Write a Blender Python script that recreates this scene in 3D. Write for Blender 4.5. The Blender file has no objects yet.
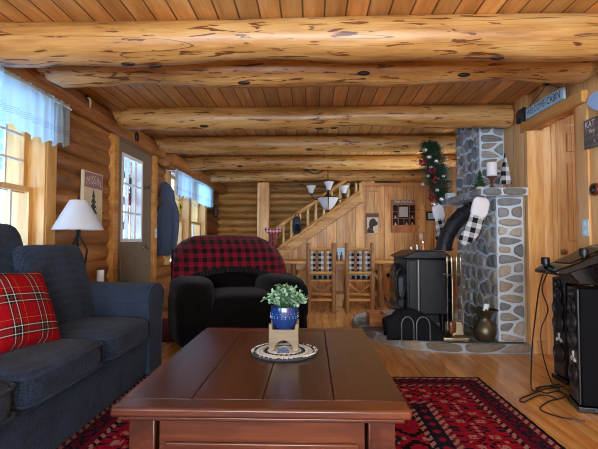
import bpy, math, random
from mathutils import Vector, Matrix, Euler
R = math.radians
PI = math.pi
rnd = random.Random(7)
scene = bpy.context.scene
COL = scene.collection

# ------------------------------------------------------------------ camera
F = 430.0
PITCH, YAW = math.atan(16.5 / F), math.atan(12 / F)
cam_d = bpy.data.cameras.new('camera')
cam = bpy.data.objects.new('camera', cam_d)
COL.objects.link(cam)
cam.location = (0, 0, 1.0)
cam.rotation_euler = (PI / 2 + PITCH, 0, YAW)
cam_d.sensor_width = 36
cam_d.lens = 36 * F / 598
cam_d.clip_start = 0.02
scene.camera = cam
CM = Euler((PI / 2 + PITCH, 0, YAW)).to_matrix()


def P(px, py, X=None, Y=None, Z=None):
    """the point of the place seen at a pixel of the photograph, at a known X, Y or Z"""
    d = CM @ Vector(((px - 299) / F, -(py - 224.5) / F, -1))
    if X is not None:
        t = X / d.x
    elif Y is not None:
        t = Y / d.y
    else:
        t = (Z - 1.0) / d.z
    return Vector((0, 0, 1)) + d * t


# ------------------------------------------------------------------ mesh builder
class MB:
    def __init__(self):
        self.v, self.f, self.mi, self.c = [], [], [], []
        self.m, self.col = 0, None

    def add(self, vs, fs):
        o = len(self.v)
        self.v += [Vector(p) for p in vs]
        for f in fs:
            self.f.append([i + o for i in f])
            self.mi.append(self.m)
            self.c.append(self.col)
        return self

    def box(self, lo, hi, rot=None, about=None):
        x0, y0, z0 = lo
        x1, y1, z1 = hi
        vs = [Vector(p) for p in ((x0, y0, z0), (x1, y0, z0), (x1, y1, z0), (x0, y1, z0), (x0, y0, z1), (x1, y0, z1), (x1, y1, z1), (x0, y1, z1))]
        if rot is not None:
            c = Vector(about) if about is not None else (Vector(lo) + Vector(hi)) / 2
            m = Euler(rot).to_matrix()
            vs = [m @ (p - c) + c for p in vs]
        return self.add(vs, [(0, 3, 2, 1), (4, 5, 6, 7), (0, 1, 5, 4), (1, 2, 6, 5), (2, 3, 7, 6), (3, 0, 4, 7)])

    def beam(self, p0, p1, w, h, up=(0, 0, 1)):
        p0, p1 = Vector(p0), Vector(p1)
        d = (p1 - p0).normalized()
        s = d.cross(Vector(up)).normalized()
        u = s.cross(d).normalized()
        vs = []
        for p in (p0, p1):
            for a, b in ((-1, -1), (1, -1), (1, 1), (-1, 1)):
                vs.append(p + s * a * w / 2 + u * b * h / 2)
        return self.add(vs, [(0, 1, 2, 3), (7, 6, 5, 4), (0, 4, 5, 1), (1, 5, 6, 2), (2, 6, 7, 3), (3, 7, 4, 0)])

    def tube(self, path, r, seg=10, caps=True, wob=0.0, flat=1.0):
        path = [Vector(p) for p in path]
        n = len(path)
        rs = r if isinstance(r, (list, tuple)) else [r] * n
        vs, fs = [], []
        ref = None
        for i, p in enumerate(path):
            d = (path[min(i + 1, n - 1)] - path[max(i - 1, 0)])
            d = d.normalized() if d.length > 1e-9 else Vector((0, 0, 1))
            if ref is None:
                ref = Vector((0, 0, 1)) if abs(d.z) < .9 else Vector((1, 0, 0))
            a = d.cross(ref)
            if a.length < 1e-6:
                a = d.cross(Vector((1, 0.3, 0)))
            a.normalize()
            b = a.cross(d).normalized()
            ref = b
            for k in range(seg):
                t = 2 * PI * k / seg
                rr = rs[i] * (1 + (wob * (rnd.random() - .5) if wob else 0))
                vs.append(p + a * math.cos(t) * rr + b * math.sin(t) * rr * flat)
        for i in range(n - 1):
            for k in range(seg):
                k2 = (k + 1) % seg
                fs.append((i * seg + k, i * seg + k2, (i + 1) * seg + k2, (i + 1) * seg + k))
        if caps:
            fs.append(tuple(range(seg))[::-1])
            fs.append(tuple((n - 1) * seg + k for k in range(seg)))
        return self.add(vs, fs)

    def cyl(self, p0, p1, r0, r1=None, seg=16):
        return self.tube([p0, p1], [r0, r0 if r1 is None else r1], seg)

    def log(self, p0, p1, r, n=8, seg=10, wob=.06, taper=.0):
        p0, p1 = Vector(p0), Vector(p1)
        pts, rs = [], []
        for i in range(n + 1):
            t = i / n
            pts.append(p0.lerp(p1, t) + Vector([(rnd.random() - .5) * r * wob for _ in range(3)]) * (1 if 0 < i < n else 0))
            rs.append(r * (1 - taper * t) * (1 + (rnd.random() - .5) * wob))
        return self.tube(pts, rs, seg)

    def lathe(self, prof, c=(0, 0, 0), seg=24, axis='Z'):
        c = Vector(c)
        vs, fs = [], []
        for r, z in prof:
            for k in range(seg):
                t = 2 * PI * k / seg
                p = (r * math.cos(t), r * math.sin(t), z)
                if axis == 'X':
                    p = (p[2], p[0], p[1])
                elif axis == 'Y':
                    p = (p[0], p[2], p[1])
                vs.append(c + Vector(p))
        n = len(prof)
        for i in range(n - 1):
            for k in range(seg):
                k2 = (k + 1) % seg
                fs.append((i * seg + k, i * seg + k2, (i + 1) * seg + k2, (i + 1) * seg + k))
        fs.append(tuple(range(seg))[::-1])
        fs.append(tuple((n - 1) * seg + k for k in range(seg)))
        return self.add(vs, fs)

    def soft(self, c, h, n=4, sub=8, rot=None, fn=None):
        """a rounded box: superellipsoid of half sizes h"""
        c, h = Vector(c), Vector(h)
        m = Euler(rot).to_matrix() if rot is not None else None
        idx, vs, fs = {}, [], []

        def vid(i, j, k):
            key = (i, j, k)
            if key not in idx:
                p = [2 * q / sub - 1 for q in key]
                p = [math.tan(q * PI / 4) for q in p]
                l = sum(abs(q) ** n for q in p) ** (1 / n)
                q = Vector([x / l for x in p])
                if fn:
                    q = Vector(fn(q))
                q = Vector((q.x * h.x, q.y * h.y, q.z * h.z))
                if m is not None:
                    q = m @ q
                idx[key] = len(vs)
                vs.append(c + q)
            return idx[key]
        for a in range(sub):
            for b in range(sub):
                for s in (0, sub):
                    q = [(s, a, b), (s, a + 1, b), (s, a + 1, b + 1), (s, a, b + 1)]
                    fs.append([vid(*x) for x in (q if s else q[::-1])])
                    q = [(a, s, b), (a, s, b + 1), (a + 1, s, b + 1), (a + 1, s, b)]
                    fs.append([vid(*x) for x in (q if s else q[::-1])])
                    q = [(a, b, s), (a + 1, b, s), (a + 1, b + 1, s), (a, b + 1, s)]
                    fs.append([vid(*x) for x in (q if s else q[::-1])])
        return self.add(vs, fs)

    def prism(self, poly, to3, d0, d1):
        """poly: 2D outline; to3(u, v, d) gives the point"""
        n = len(poly)
        vs = [to3(u, v, d0) for u, v in poly] + [to3(u, v, d1) for u, v in poly]
        fs = [tuple(range(n))[::-1], tuple(range(n, 2 * n))]
        for i in range(n):
            j = (i + 1) % n
            fs.append((i, j, n + j, n + i))
        return self.add(vs, fs)

    def grid(self, fn, nu, nv, thick=None):
        vs = [Vector(fn(i / nu, j / nv)) for j in range(nv + 1) for i in range(nu + 1)]
        w = nu + 1
        fs = [(j * w + i, j * w + i + 1, (j + 1) * w + i + 1, (j + 1) * w + i) for j in range(nv) for i in range(nu)]
        return self.add(vs, fs)


ORG = {}


def link(o):
    COL.objects.link(o)
    return o


def obj(name, mb, mat, parent=None, bevel=0, smooth=35, solid=0, subs=0, label=None):
    off = ORG.get(parent.name, Vector((0, 0, 0))) if parent is not None else Vector((0, 0, 0))
    me = bpy.data.meshes.new(name)
    me.from_pydata([p - off for p in mb.v], [], mb.f)
    mats = mat if isinstance(mat, (list, tuple)) else [mat]
    for m in mats:
        me.materials.append(m)
    if len(mats) > 1:
        me.polygons.foreach_set('material_index', mb.mi)
    if any(c is not None for c in mb.c):
        at = me.color_attributes.new('Col', 'FLOAT_COLOR', 'CORNER')
        data = []
        for p in me.polygons:
            c = mb.c[p.index] or (1, 1, 1)
            data += [c[0], c[1], c[2], 1.0] * p.loop_total
        at.data.foreach_set('color', data)
    me.validate()
    import bmesh
    b = bmesh.new()
    b.from_mesh(me)
    bmesh.ops.recalc_face_normals(b, faces=b.faces)
    b.to_mesh(me)
    b.free()
    if smooth:
        me.polygons.foreach_set('use_smooth', [True] * len(me.polygons))
        me.set_sharp_from_angle(angle=R(smooth))
    o = link(bpy.data.objects.new(name, me))
    if parent is not None:
        o.parent = parent
        ORG[o.name] = off
    if solid:
        md = o.modifiers.new('thick', 'SOLIDIFY')
        md.thickness = solid
        md.offset = 0
    if bevel:
        md = o.modifiers.new('edge', 'BEVEL')
        md.width = bevel
        md.segments = 2
        md.limit_method = 'ANGLE'
        md.angle_limit = R(40)
    if subs:
        md = o.modifiers.new('sub', 'SUBSURF')
        md.levels = md.render_levels = subs
    if label:
        o['label'] = label
    return o


def thing(name, label, cat, loc=(0, 0, 0), rotz=0, group=None, local=False):
    o = link(bpy.data.objects.new(name, None))
    o.empty_display_size = .1
    o.location = loc
    o.rotation_euler = (0, 0, rotz)
    o['label'], o['category'] = label, cat
    if group:
        o['group'] = group
    ORG[o.name] = Vector((0, 0, 0)) if local else Vector(loc)
    return o


def tag(o, label, cat, group=None):
    o['label'], o['category'] = label, cat
    if group:
        o['group'] = group
    return o


def struct(name, mb, mat, parent=None, **k):
    o = obj(name, mb, mat, parent, **k)
    if parent is None:
        o['kind'] = 'structure'
    return o


def dup(root, loc, rotz, label, group=None):
    r = link(root.copy())
    r.location, r.rotation_euler = loc, (0, 0, rotz)
    r['label'] = label
    if group:
        r['group'] = group
    for ch in list(root.children):
        c = link(ch.copy())
        c.parent = r
        for g in list(ch.children):
            d = link(g.copy())
            d.parent = c
    return r


def text_mb(body, size, depth, to3):
    cu = bpy.data.curves.new('lettering', 'FONT')
    cu.body, cu.size, cu.extrude = body, size, 0
    cu.align_x, cu.align_y = 'CENTER', 'CENTER'
    cu.resolution_u = 3
    t = bpy.data.objects.new('lettering', cu)
    COL.objects.link(t)
    bpy.context.view_layer.update()
    dg = bpy.context.evaluated_depsgraph_get()
    me = bpy.data.meshes.new_from_object(t.evaluated_get(dg))
    mb = MB()
    mb.add([to3(v.co.x, v.co.y, depth) for v in me.vertices], [tuple(p.vertices) for p in me.polygons])
    bpy.data.objects.remove(t)
    bpy.data.curves.remove(cu)
    bpy.data.meshes.remove(me)
    return mb


# ------------------------------------------------------------------ materials
def S(r, g, b):
    """sRGB bytes to linear"""
    def f(x):
        x /= 255
        return x / 12.92 if x <= .04045 else ((x + .055) / 1.055) ** 2.4
    return (f(r), f(g), f(b), 1)


class NT:
    def __init__(self, name):
        self.mat = bpy.data.materials.new(name)
        self.mat.use_nodes = True
        self.t = self.mat.node_tree
        self.t.nodes.clear()
        self.out = self.t.nodes.new('ShaderNodeOutputMaterial')
        self.b = self.t.nodes.new('ShaderNodeBsdfPrincipled')
        self.t.links.new(self.b.outputs[0], self.out.inputs[0])

    def n(self, typ, ins=None, **props):
        nd = self.t.nodes.new('ShaderNode' + typ)
        for k, v in props.items():
            setattr(nd, k, v)
        for k, v in (ins or {}).items():
            self.set(nd.inputs[k], v)
        return nd

    def set(self, sock, v):
        if isinstance(v, bpy.types.NodeSocket):
            self.t.links.new(v, sock)
        else:
            sock.default_value = v

    def math(self, op, a, b=0.0, c=0.0):
        nd = self.n('Math', {0: a, 1: b, 2: c}, operation=op)
        return nd.outputs[0]

    def mix(self, f, a, b, blend='MIX'):
        nd = self.n('Mix', data_type='RGBA', blend_type=blend)
        self.set(nd.inputs[0], f)
        self.set(nd.inputs[6], a)
        self.set(nd.inputs[7], b)
        return nd.outputs[2]

    def ramp(self, f, stops, interp='LINEAR'):
        nd = self.n('ValToRGB', {0: f})
        cr = nd.color_ramp
        cr.interpolation = interp
        while len(cr.elements) < len(stops):
            cr.elements.new(.5)
        for e, (p, c) in zip(cr.elements, stops):
            e.position = p
            e.color = c if len(c) == 4 else tuple(c) + (1,)
        return nd.outputs[0]

    def smooth(self, x, lo, hi):
        nd = self.n('MapRange', {0: x, 1: lo, 2: hi}, interpolation_type='SMOOTHSTEP')
        return nd.outputs[0]

    def coord(self, kind='Object'):
        return self.n('TexCoord').outputs[kind]

    def sep(self, v):
        nd = self.n('SeparateXYZ', {0: v})
        return nd.outputs[0], nd.outputs[1], nd.outputs[2]

    def comb(self, x, y, z):
        return self.n('CombineXYZ', {0: x, 1: y, 2: z}).outputs[0]

    def noise(self, v, scale, detail=3, dist=0.0, rough=.5):
        return self.n('TexNoise', {'Vector': v, 'Scale': scale, 'Detail': detail, 'Distortion': dist, 'Roughness': rough}).outputs[0]

    def bump(self, h, strength=.3, dist=.01):
        nd = self.n('Bump', {'Height': h, 'Strength': strength, 'Distance': dist})
        self.set(self.b.inputs['Normal'], nd.outputs[0])

    def done(self, color=None, rough=.5, metal=0, spec=.5, coat=0, sheen=0):
        if color is not None:
            self.set(self.b.inputs['Base Color'], color)
        self.set(self.b.inputs['Roughness'], rough)
        self.b.inputs['Metallic'].default_value = metal
        self.b.inputs['Specular IOR Level'].default_value = spec
        self.b.inputs['Coat Weight'].default_value = coat
        self.b.inputs['Coat Roughness'].default_value = .25
        self.b.inputs['Sheen Weight'].default_value = sheen
        return self.mat


def plain(name, rgb, rough=.5, metal=0, spec=.5, var=.12, scale=25, bump=0, coat=0, sheen=0):
    k = NT(name)
    v = k.coord()
    n = k.noise(v, scale, 3)
    c = S(*rgb)
    lo = tuple(x * (1 - var) for x in c[:3]) + (1,)
    hi = tuple(min(1, x * (1 + var)) for x in c[:3]) + (1,)
    if bump:
        k.bump(n, bump, .005)
    return k.done(k.mix(n, lo, hi), rough, metal, spec, coat, sheen)


def wood(name, cols, grain='Y', plank=None, knots=.6, fleck=0, rough=.4, groove=.03, gdark=.3, coat=0, var=.35, scale=1.0, bump=.15, knot_scale=3.2, spec=.5, tint=(1.0, 1.008, .945)):
    cols = [tuple(min(255, x * t_) for x, t_ in zip(c_, tint)) for c_ in cols]
    k = NT(name)
    v = k.coord()
    xyz = dict(zip('XYZ', k.sep(v)))
    r = None
    gmask = None
    if plank:
        ax, w = plank
        q = k.math('DIVIDE', xyz[ax], w)
        q = k.math('ADD', q, 100.37)
        idx = k.math('FLOOR', q)
        r = k.n('TexWhiteNoise', {'W': idx}, noise_dimensions='1D').outputs[0]
        if groove:
            fr = k.math('FRACT', q)
            e = k.math('ABSOLUTE', k.math('SUBTRACT', fr, .5))
            gmask = k.smooth(e, .5 - groove, .5 - groove * .4)
    comps, kn = [], []
    for a in 'XYZ':
        if a == grain:
            g = xyz[a]
            if r is not None:
                g = k.math('ADD', g, k.math('MULTIPLY', r, 13.0))
            comps.append(k.math('MULTIPLY', g, .1))
            kn.append(k.math('MULTIPLY', g, .45))
        else:
            comps.append(xyz[a])
            kn.append(xyz[a])
    gv = k.comb(*comps)
    kv = k.comb(*kn)
    n1 = k.noise(gv, 9 * scale, 4, .8)
    n2 = k.noise(gv, 55 * scale, 3, .3)
    n3 = k.noise(v, 1.3, 2)
    f = k.math('ADD', k.math('MULTIPLY', n1, .6), k.math('ADD', k.math('MULTIPLY', n2, .25), k.math('MULTIPLY', n3, .15)))
    c = k.ramp(f, [(.37, S(*cols[0])), (.5, S(*cols[1])), (.62, S(*cols[2]))])
    if r is not None:
        s = k.math('ADD', k.math('MULTIPLY', r, var), 1 - var / 2)
        c = k.mix(1.0, c, k.comb(s, s, s), 'MULTIPLY')
    if knots:
        vo = k.n('TexVoronoi', {'Vector': kv, 'Scale': knot_scale * scale, 'Randomness': 1.0})
        d = k.math('ADD', vo.outputs['Distance'], k.math('MULTIPLY', k.math('SUBTRACT', n2, .5), .06))
        pick = k.math('GREATER_THAN', k.n('SeparateColor', {0: vo.outputs['Color']}).outputs[0], 1 - knots)
        m1 = k.math('MULTIPLY', k.math('SUBTRACT', 1, k.smooth(d, .06, .22)), pick)
        m2 = k.math('MULTIPLY', k.math('SUBTRACT', 1, k.smooth(d, .03, .10)), pick)
        c = k.mix(k.math('MULTIPLY', m1, .45), c, S(*cols[0]))
        c = k.mix(k.math('MULTIPLY', m2, .8), c, S(60, 30, 12))
    if fleck:
        sc = []
        for a in 'XYZ':
            sc.append(k.math('MULTIPLY', xyz[a], .13) if a == grain else xyz[a])
        fn = k.noise(k.comb(*sc), 44, 3, .5)
        big = k.noise(v, 2.2, 2)
        fm = k.smooth(k.math('ADD', fn, k.math('MULTIPLY', k.math('SUBTRACT', big, .5), .25)), .598, .645)
        c = k.mix(k.math('MULTIPLY', fm, fleck), c, S(92, 42, 14))
        # drying checks: thin long splits
        ck = []
        for a in 'XYZ':
            ck.append(k.math('MULTIPLY', xyz[a], .03) if a == grain else xyz[a])
        cn = k.noise(k.comb(*ck), 12, 1)
        cm = k.math('SUBTRACT', 1, k.smooth(k.math('ABSOLUTE', k.math('SUBTRACT', cn, .57)), .001, .006))
        c = k.mix(k.math('MULTIPLY', cm, .75), c, S(70, 34, 12))
    h = n1
    if gmask is not None:
        c = k.mix(k.math('MULTIPLY', gmask, 1 - gdark), c, S(40, 20, 8))
        h = k.math('SUBTRACT', k.math('MULTIPLY', n1, .25), gmask)
    if bump:
        k.bump(h, bump, .01)
    return k.done(c, rough, 0, spec, coat)


def checks(name, period, ramp_stops, axes=('X', 'Z'), rough=.9, off=(.5, .5), sheen=.05):
    k = NT(name)
    xyz = dict(zip('XYZ', k.sep(k.coord())))
    cs = []
    for a, o in zip(axes, off):
        fr = k.math('FRACT', k.math('ADD', k.math('DIVIDE', xyz[a], period), 50 + o))
        cs.append(k.ramp(fr, ramp_stops, 'CONSTANT'))
    k.bump(k.noise(k.coord(), 180, 2), .3, .004)
    return k.done(k.mix(.5, cs[0], cs[1]), rough, 0, .2, 0, sheen)


def vcol(name, rough=.8, noise=.25, scale=40, bump=.3, spec=.3, sheen=0):
    k = NT(name)
    a = k.n('Attribute', attribute_name='Col').outputs[0]
    n = k.noise(k.coord(), scale, 4)
    s = k.math('ADD', k.math('MULTIPLY', n, noise * 2), 1 - noise)
    c = k.mix(1.0, a, k.comb(s, s, s), 'MULTIPLY')
    if bump:
        k.bump(n, bump, .006)
    return k.done(c, rough, 0, spec, 0, sheen)


def fabric(name, c1, c2, cell=.006, rough=.85, sheen=.4):
    k = NT(name)
    v = k.coord()
    x, y, z = k.sep(v)
    w = k.math('SUBTRACT', k.n('TexVoronoi', {'Vector': v, 'Scale': 1 / cell, 'Randomness': .35}).outputs['Distance'], .5)
    n = k.noise(v, 6, 3)
    f = k.math('ADD', k.math('MULTIPLY', w, .9), k.math('ADD', n, .05))
    k.bump(w, .8, .004)
    return k.done(k.ramp(f, [(.2, S(*c1)), (.8, S(*c2))]), rough, 0, .25, 0, sheen)


PINE = ((190, 134, 78), (220, 170, 112), (236, 196, 142))
M = {}
M['ceiling'] = wood('ceiling pine', ((192, 136, 78), (220, 168, 106), (236, 194, 138)), 'Y', ('X', .125), .7, 0, .35, .06, .15, var=.5, knot_scale=2.4)
M['beam'] = wood('peeled log', ((162, 110, 56), (200, 150, 88), (218, 176, 118)), 'X', None, .35, .9, .42, coat=.22, knot_scale=1.6, bump=.2)
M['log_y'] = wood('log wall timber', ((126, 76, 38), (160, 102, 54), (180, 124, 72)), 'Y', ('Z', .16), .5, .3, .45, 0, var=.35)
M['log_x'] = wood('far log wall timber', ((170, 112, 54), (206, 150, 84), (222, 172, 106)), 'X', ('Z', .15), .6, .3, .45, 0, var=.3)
M['pine_back'] = wood('pine boards facing', ((182, 118, 64), (216, 160, 102), (230, 184, 130)), 'Z', ('X', .18), .9, 0, .42, .035, .3, var=.42, knot_scale=2.6)
M['pine_side'] = wood('pine boards side', PINE, 'Z', ('Y', .2), .8, 0, .42, .02, .4, var=.3, knot_scale=2.6)
M['pine'] = wood('pine trim', ((184, 124, 66), (214, 160, 100), (228, 184, 130)), 'Z', None, .4, 0, .4)
M['pine_hall'] = wood('hall pine', ((204, 154, 100), (228, 188, 138), (238, 208, 168)), 'Z', ('X', .16), .8, 0, .45, .02, .4, var=.25, knot_scale=2.4)
M['pine_y'] = wood('pine trim lengthwise', ((170, 104, 48), (200, 136, 70), (216, 160, 92)), 'Y', None, .4, 0, .4)
M['pine_x'] = wood('pine trim across', ((170, 104, 48), (200, 136, 70), (216, 160, 92)), 'X', None, .4, 0, .4)
M['floor'] = wood('floor boards', ((180, 116, 56), (212, 148, 82), (226, 170, 106)), 'Y', ('X', .085), .15, 0, .22, .02, .5, var=.3, coat=.4, bump=.05)
M['mahogany'] = wood('red brown table wood', ((46, 20, 10), (68, 31, 17), (90, 44, 26)), 'Y', None, 0, 0, .28, coat=.35, bump=.03, tint=(1, 1, 1))
M['mahogany_x'] = wood('red brown table wood across', ((54, 24, 12), (82, 40, 21), (106, 56, 31)), 'X', None, 0, 0, .28, coat=.35, bump=.03, tint=(1, 1, 1))
M['logz'] = wood('chair log', ((112, 70, 36), (150, 100, 56), (178, 130, 82)), 'Z', None, .5, .3, .5)
M['rail'] = wood('stair rail log', ((168, 112, 58), (204, 150, 88), (220, 172, 112)), 'X', None, .5, .3, .5)
M['baluster'] = wood('pale baluster', ((204, 158, 100), (228, 188, 134), (240, 208, 160)), 'Z', None, .3, .2, .5)
M['door_paint'] = plain('taupe door paint', (122, 104, 84), .5, var=.05)
M['white'] = plain('white paint', (232, 232, 230), .5, var=.03)
M['sash'] = wood('window sash pine', ((196, 140, 76), (222, 172, 106), (234, 192, 130)), 'Z', None, .2, 0, .4)
M['black_metal'] = plain('black iron', (24, 25, 28), .45, .3, .4, .2)
M['pipe'] = plain('stove pipe black', (34, 37, 43), .55, .1, .4, .15)
M['stove'] = plain('stove enamel', (13, 16, 21), .4, .1, .3, .15)
M['chrome'] = plain('chrome', (200, 200, 205), .18, 1, var=.03)
M['brass'] = plain('brass', (176, 164, 136), .3, 1, var=.1)
M['old_brass'] = plain('aged brass', (92, 86, 66), .4, .8, var=.2)
M['bronze'] = plain('dark bronze', (58, 46, 40), .4, .6)
M['black_plastic'] = plain('black plastic', (20, 20, 22), .35, 0, .5, .1)
M['black_gloss'] = plain('black gloss', (14, 14, 16), .2, 0, .5, .1)
M['speaker_side'] = plain('speaker cabinet', (8, 8, 12), .7, 0, .1, .15)
M['cone'] = plain('speaker cone', (38, 40, 46), .45, .2, .5, .1)
M['sofa'] = fabric('slate blue weave', (18, 27, 42), (48, 64, 88), .013, .85, .05)
M['sofa_plain'] = fabric('slate blue plain', (26, 38, 54), (48, 64, 85), .006, .85, .05)
M['recliner'] = plain('dark plush', (15, 12, 12), 1.0, 0, .02, .35, 8, .3, 0, .06)
M['lampshade'] = plain('lamp shade cloth', (226, 232, 230), .8, 0, .2, .03)
M['ceramic_blue'] = plain('blue glaze', (22, 52, 108), .15, 0, .6, .25, 14, 0, .5)
M['stand_wood'] = wood('plant stand wood', ((96, 80, 62), (128, 108, 86), (150, 130, 106)), 'X', None, .2, 0, .5)
M['leaf'] = vcol('leaves', .55, .12, 60, 0, .4)
M['stonecol'] = vcol('fieldstone', .85, .35, 28, .8, .25)
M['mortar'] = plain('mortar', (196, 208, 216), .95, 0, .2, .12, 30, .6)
M['rugcol'] = vcol('rug wool', .95, .2, 160, .6, .1, .0)
M['denim'] = plain('grey blue fleece', (74, 84, 106), .9, 0, .1, .18, 40, .4, 0, .05)
M['paper'] = plain('white paper', (222, 224, 226), .7, var=.03)
M['bluewhite'] = plain('pale blue paint', (176, 214, 226), .6, var=.06)
M['skyblue'] = plain('sky blue paint', (172, 206, 242), .5, var=.06)
M['ink'] = plain('black ink', (24, 26, 30), .6, var=.05)
M['barn'] = wood('weathered dark board', ((84, 74, 68), (108, 98, 92), (128, 118, 112)), 'Y', ('Z', .055), 0, 0, .7, .04, .3)
M['brownframe'] = plain('brown frame', (92, 52, 32), .5)
M['cubby'] = wood('shadow box wood', ((150, 82, 36), (184, 112, 54), (204, 136, 74)), 'Z', None, .2, 0, .45)
M['dark_in'] = plain('dark lining', (48, 20, 14), .8)
M['red'] = plain('red berries', (124, 12, 30), .5, var=.25)
M['pink'] = plain('pink ribbon', (170, 20, 60), .6, var=.15)
M['steel'] = plain('dull steel', (112, 112, 116), .4, .8, var=.1)
M['glaze_light'] = plain('light blue glaze', (120, 158, 204), .3)
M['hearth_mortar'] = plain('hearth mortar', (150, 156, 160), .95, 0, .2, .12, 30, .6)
M['green_needle'] = plain('fir needles', (52, 88, 62), .8, var=.5, scale=60)
M['silver'] = plain('silver ball', (200, 205, 205), .2, .8, var=.05)
M['snow'] = plain('snow', (240, 244, 250), .9, var=.02)
M['canvas'] = plain('black canvas', (16, 17, 20), .85, 0, .2, .2, 60, .4)
M['cream'] = plain('cream', (214, 196, 160), .7, var=.08)
M['amber'] = plain('amber bottle', (96, 48, 20), .2)
M['copper'] = plain('copper ring', (150, 84, 60), .3, .8)
M['greypaint'] = plain('grey painted letters', (150, 152, 160), .7)
M['mauve'] = plain('mauve paint', (150, 112, 116), .7)
M['mulch_green'] = plain('painted tree green', (46, 62, 52), .7)
M['woodlog'] = wood('firewood', ((140, 82, 44), (172, 106, 60), (190, 126, 80)), 'X', None, 0, .3, .8)
DARKCH = S(20, 20, 22)
M['buffalo_white'] = checks('black and white check', .075, [(0, DARKCH), (.5, S(214, 216, 220))])
M['buffalo_small'] = checks('small black white check', .085, [(0, DARKCH), (.5, S(214, 216, 220))], ('X', 'Z'))
M['throw'] = checks('red and black check', .092, [(0, S(10, 6, 9)), (.5, S(112, 8, 30))], ('X', 'Z'))


def tartan():
    k = NT('red tartan')
    x, y, z = k.sep(k.coord())
    red, gr, bl, wh, ye = S(140, 8, 20), S(18, 36, 36), S(20, 24, 30), S(206, 204, 196), S(190, 150, 60)
    stops = [(0, red), (.3, bl), (.36, wh), (.385, gr), (.47, red), (.5, gr), (.585, wh), (.61, bl), (.67, red), (.82, ye), (.832, red)]
    cs = []
    for a, o in ((x, .1), (z, .25)):
        fr = k.math('FRACT', k.math('ADD', k.math('DIVIDE', a, .155), 40 + o))
        cs.append(k.ramp(fr, stops, 'CONSTANT'))
    k.bump(k.noise(k.coord(), 200, 2), .3, .003)
    return k.done(k.mix(.5, cs[0], cs[1]), .9, 0, .1, 0, 0)


M['tartan'] = tartan()


def curtain_mat():
    k = NT('sheer pale blue cotton')
    x, y, z = k.sep(k.coord())
    c = S(206, 234, 242)
    col = c
    for zz in (.095, .108, .121, .134):       # woven stripes above the hem
        m = k.math('LESS_THAN', k.math('ABSOLUTE', k.math('SUBTRACT', z, zz)), .0028)
        col = k.mix(m, col, S(172, 196, 218))
    k.set(k.b.inputs['Base Color'], col)
    k.b.inputs['Roughness'].default_value = .9
    tr = k.n('BsdfTranslucent', {0: col})
    mx = k.n('MixShader', {0: .72, 1: k.b.outputs[0], 2: tr.outputs[0]})
    tp = k.n('BsdfTransparent')
    mx2 = k.n('MixShader', {0: .1, 1: mx.outputs[0], 2: tp.outputs[0]})
    k.t.links.new(mx2.outputs[0], k.out.inputs[0])
    return k.mat


def shade_mat():
    k = NT('frosted glass shade')
    k.set(k.b.inputs['Base Color'], S(244, 247, 250))
    k.b.inputs['Roughness'].default_value = .4
    tr = k.n('BsdfTranslucent', {0: S(244, 247, 250)})
    mx = k.n('MixShader', {0: .5, 1: k.b.outputs[0], 2: tr.outputs[0]})
    k.t.links.new(mx.outputs[0], k.out.inputs[0])
    return k.mat


def glass_mat():
    k = NT('window glass')
    tp = k.n('BsdfTransparent', {0: (.93, .96, 1, 1)})
    gl = k.n('BsdfGlossy', {0: (1, 1, 1, 1), 'Roughness': .02})
    lw = k.n('LayerWeight', {0: .12})
    mx = k.n('MixShader', {0: k.math('MULTIPLY', lw.outputs[1], .35), 1: tp.outputs[0], 2: gl.outputs[0]})
    k.t.links.new(mx.outputs[0], k.out.inputs[0])
    return k.mat


M['curtain'] = curtain_mat()
M['shade'] = shade_mat()
M['glass'] = glass_mat()
# ================================================================== THE SETTING
CEIL = 2.32
XL, XR = -2.08, 1.97
m = MB(); m.box((-2.6, -2.8, -.12), (3.8, 10.0, 0)); struct('floor', m, M['floor'])
m = MB(); m.box((-2.6, -2.8, CEIL), (3.8, 10.0, CEIL + .12)); struct('ceiling', m, M['ceiling'])

OPEN = [(-1.9, .1, .7, 2.0), (2.4, 3.26, .7, 2.06), (4.46, 5.55, 0, 2.12), (6.2, 8.28, .72, 2.04)]   # openings of the left wall; the first, unseen, is added for light


def log_wall_left():
    mb = MB()
    k = 0
    while True:
        z = .08 + .16 * k
        k += 1
        if z > 2.33:
            break
        segs = [(-2.7, 9.95)]
        for a, b, z0, z1 in OPEN:
            if z + .06 > z0 and z - .06 < z1:
                new = []
                for s0, s1 in segs:
                    if a > s0 and b < s1:
                        new += [(s0, a), (b, s1)]
                    else:
                        new.append((s0, s1))
                segs = new
        for s0, s1 in segs:
            zt = min(z + .0805, CEIL - .001)
            mb.box((-2.36, s0 + .001, z - .0805 + (.002 if k == 1 else 0)), (-2.155, s1 - .001, zt))
            c = -2.2
            n = max(3, int((s1 - s0) / .5))
            pts, rs = [], []
            for i in range(n + 1):
                y = s0 + .004 + (s1 - s0 - .008) * i / n
                w = .12 * (1 + (rnd.random() - .5) * .05)
                for dy, q in (((0, .55), (.02, .86), (.05, 1)) if i == 0 else ((-.05, 1), (-.02, .86), (0, .55)) if i == n else ((0, 1),)):
                    pts.append((c, y + dy, z + .002))
                    rs.append(w * q)
            mb.tube(pts, rs, 20)
    return mb


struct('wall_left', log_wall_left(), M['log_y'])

# the plate log on top of the left wall, thicker and standing forward
m = MB(); m.log((-2.03, -2.5, 2.205), (-2.03, 5.72, 2.205), .097, 20, 18, .05); struct('trim_1', m, M['log_y'])
m = MB()
m.tube([(-1.99, 5.76, 2.14), (-1.99, 5.80, 2.14), (-1.99, 7.5, 2.15), (-1.99, 9.55, 2.15)], [.115, .13, .12, .115], 20)
struct('trim_2', m, M['log_y'])

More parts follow.
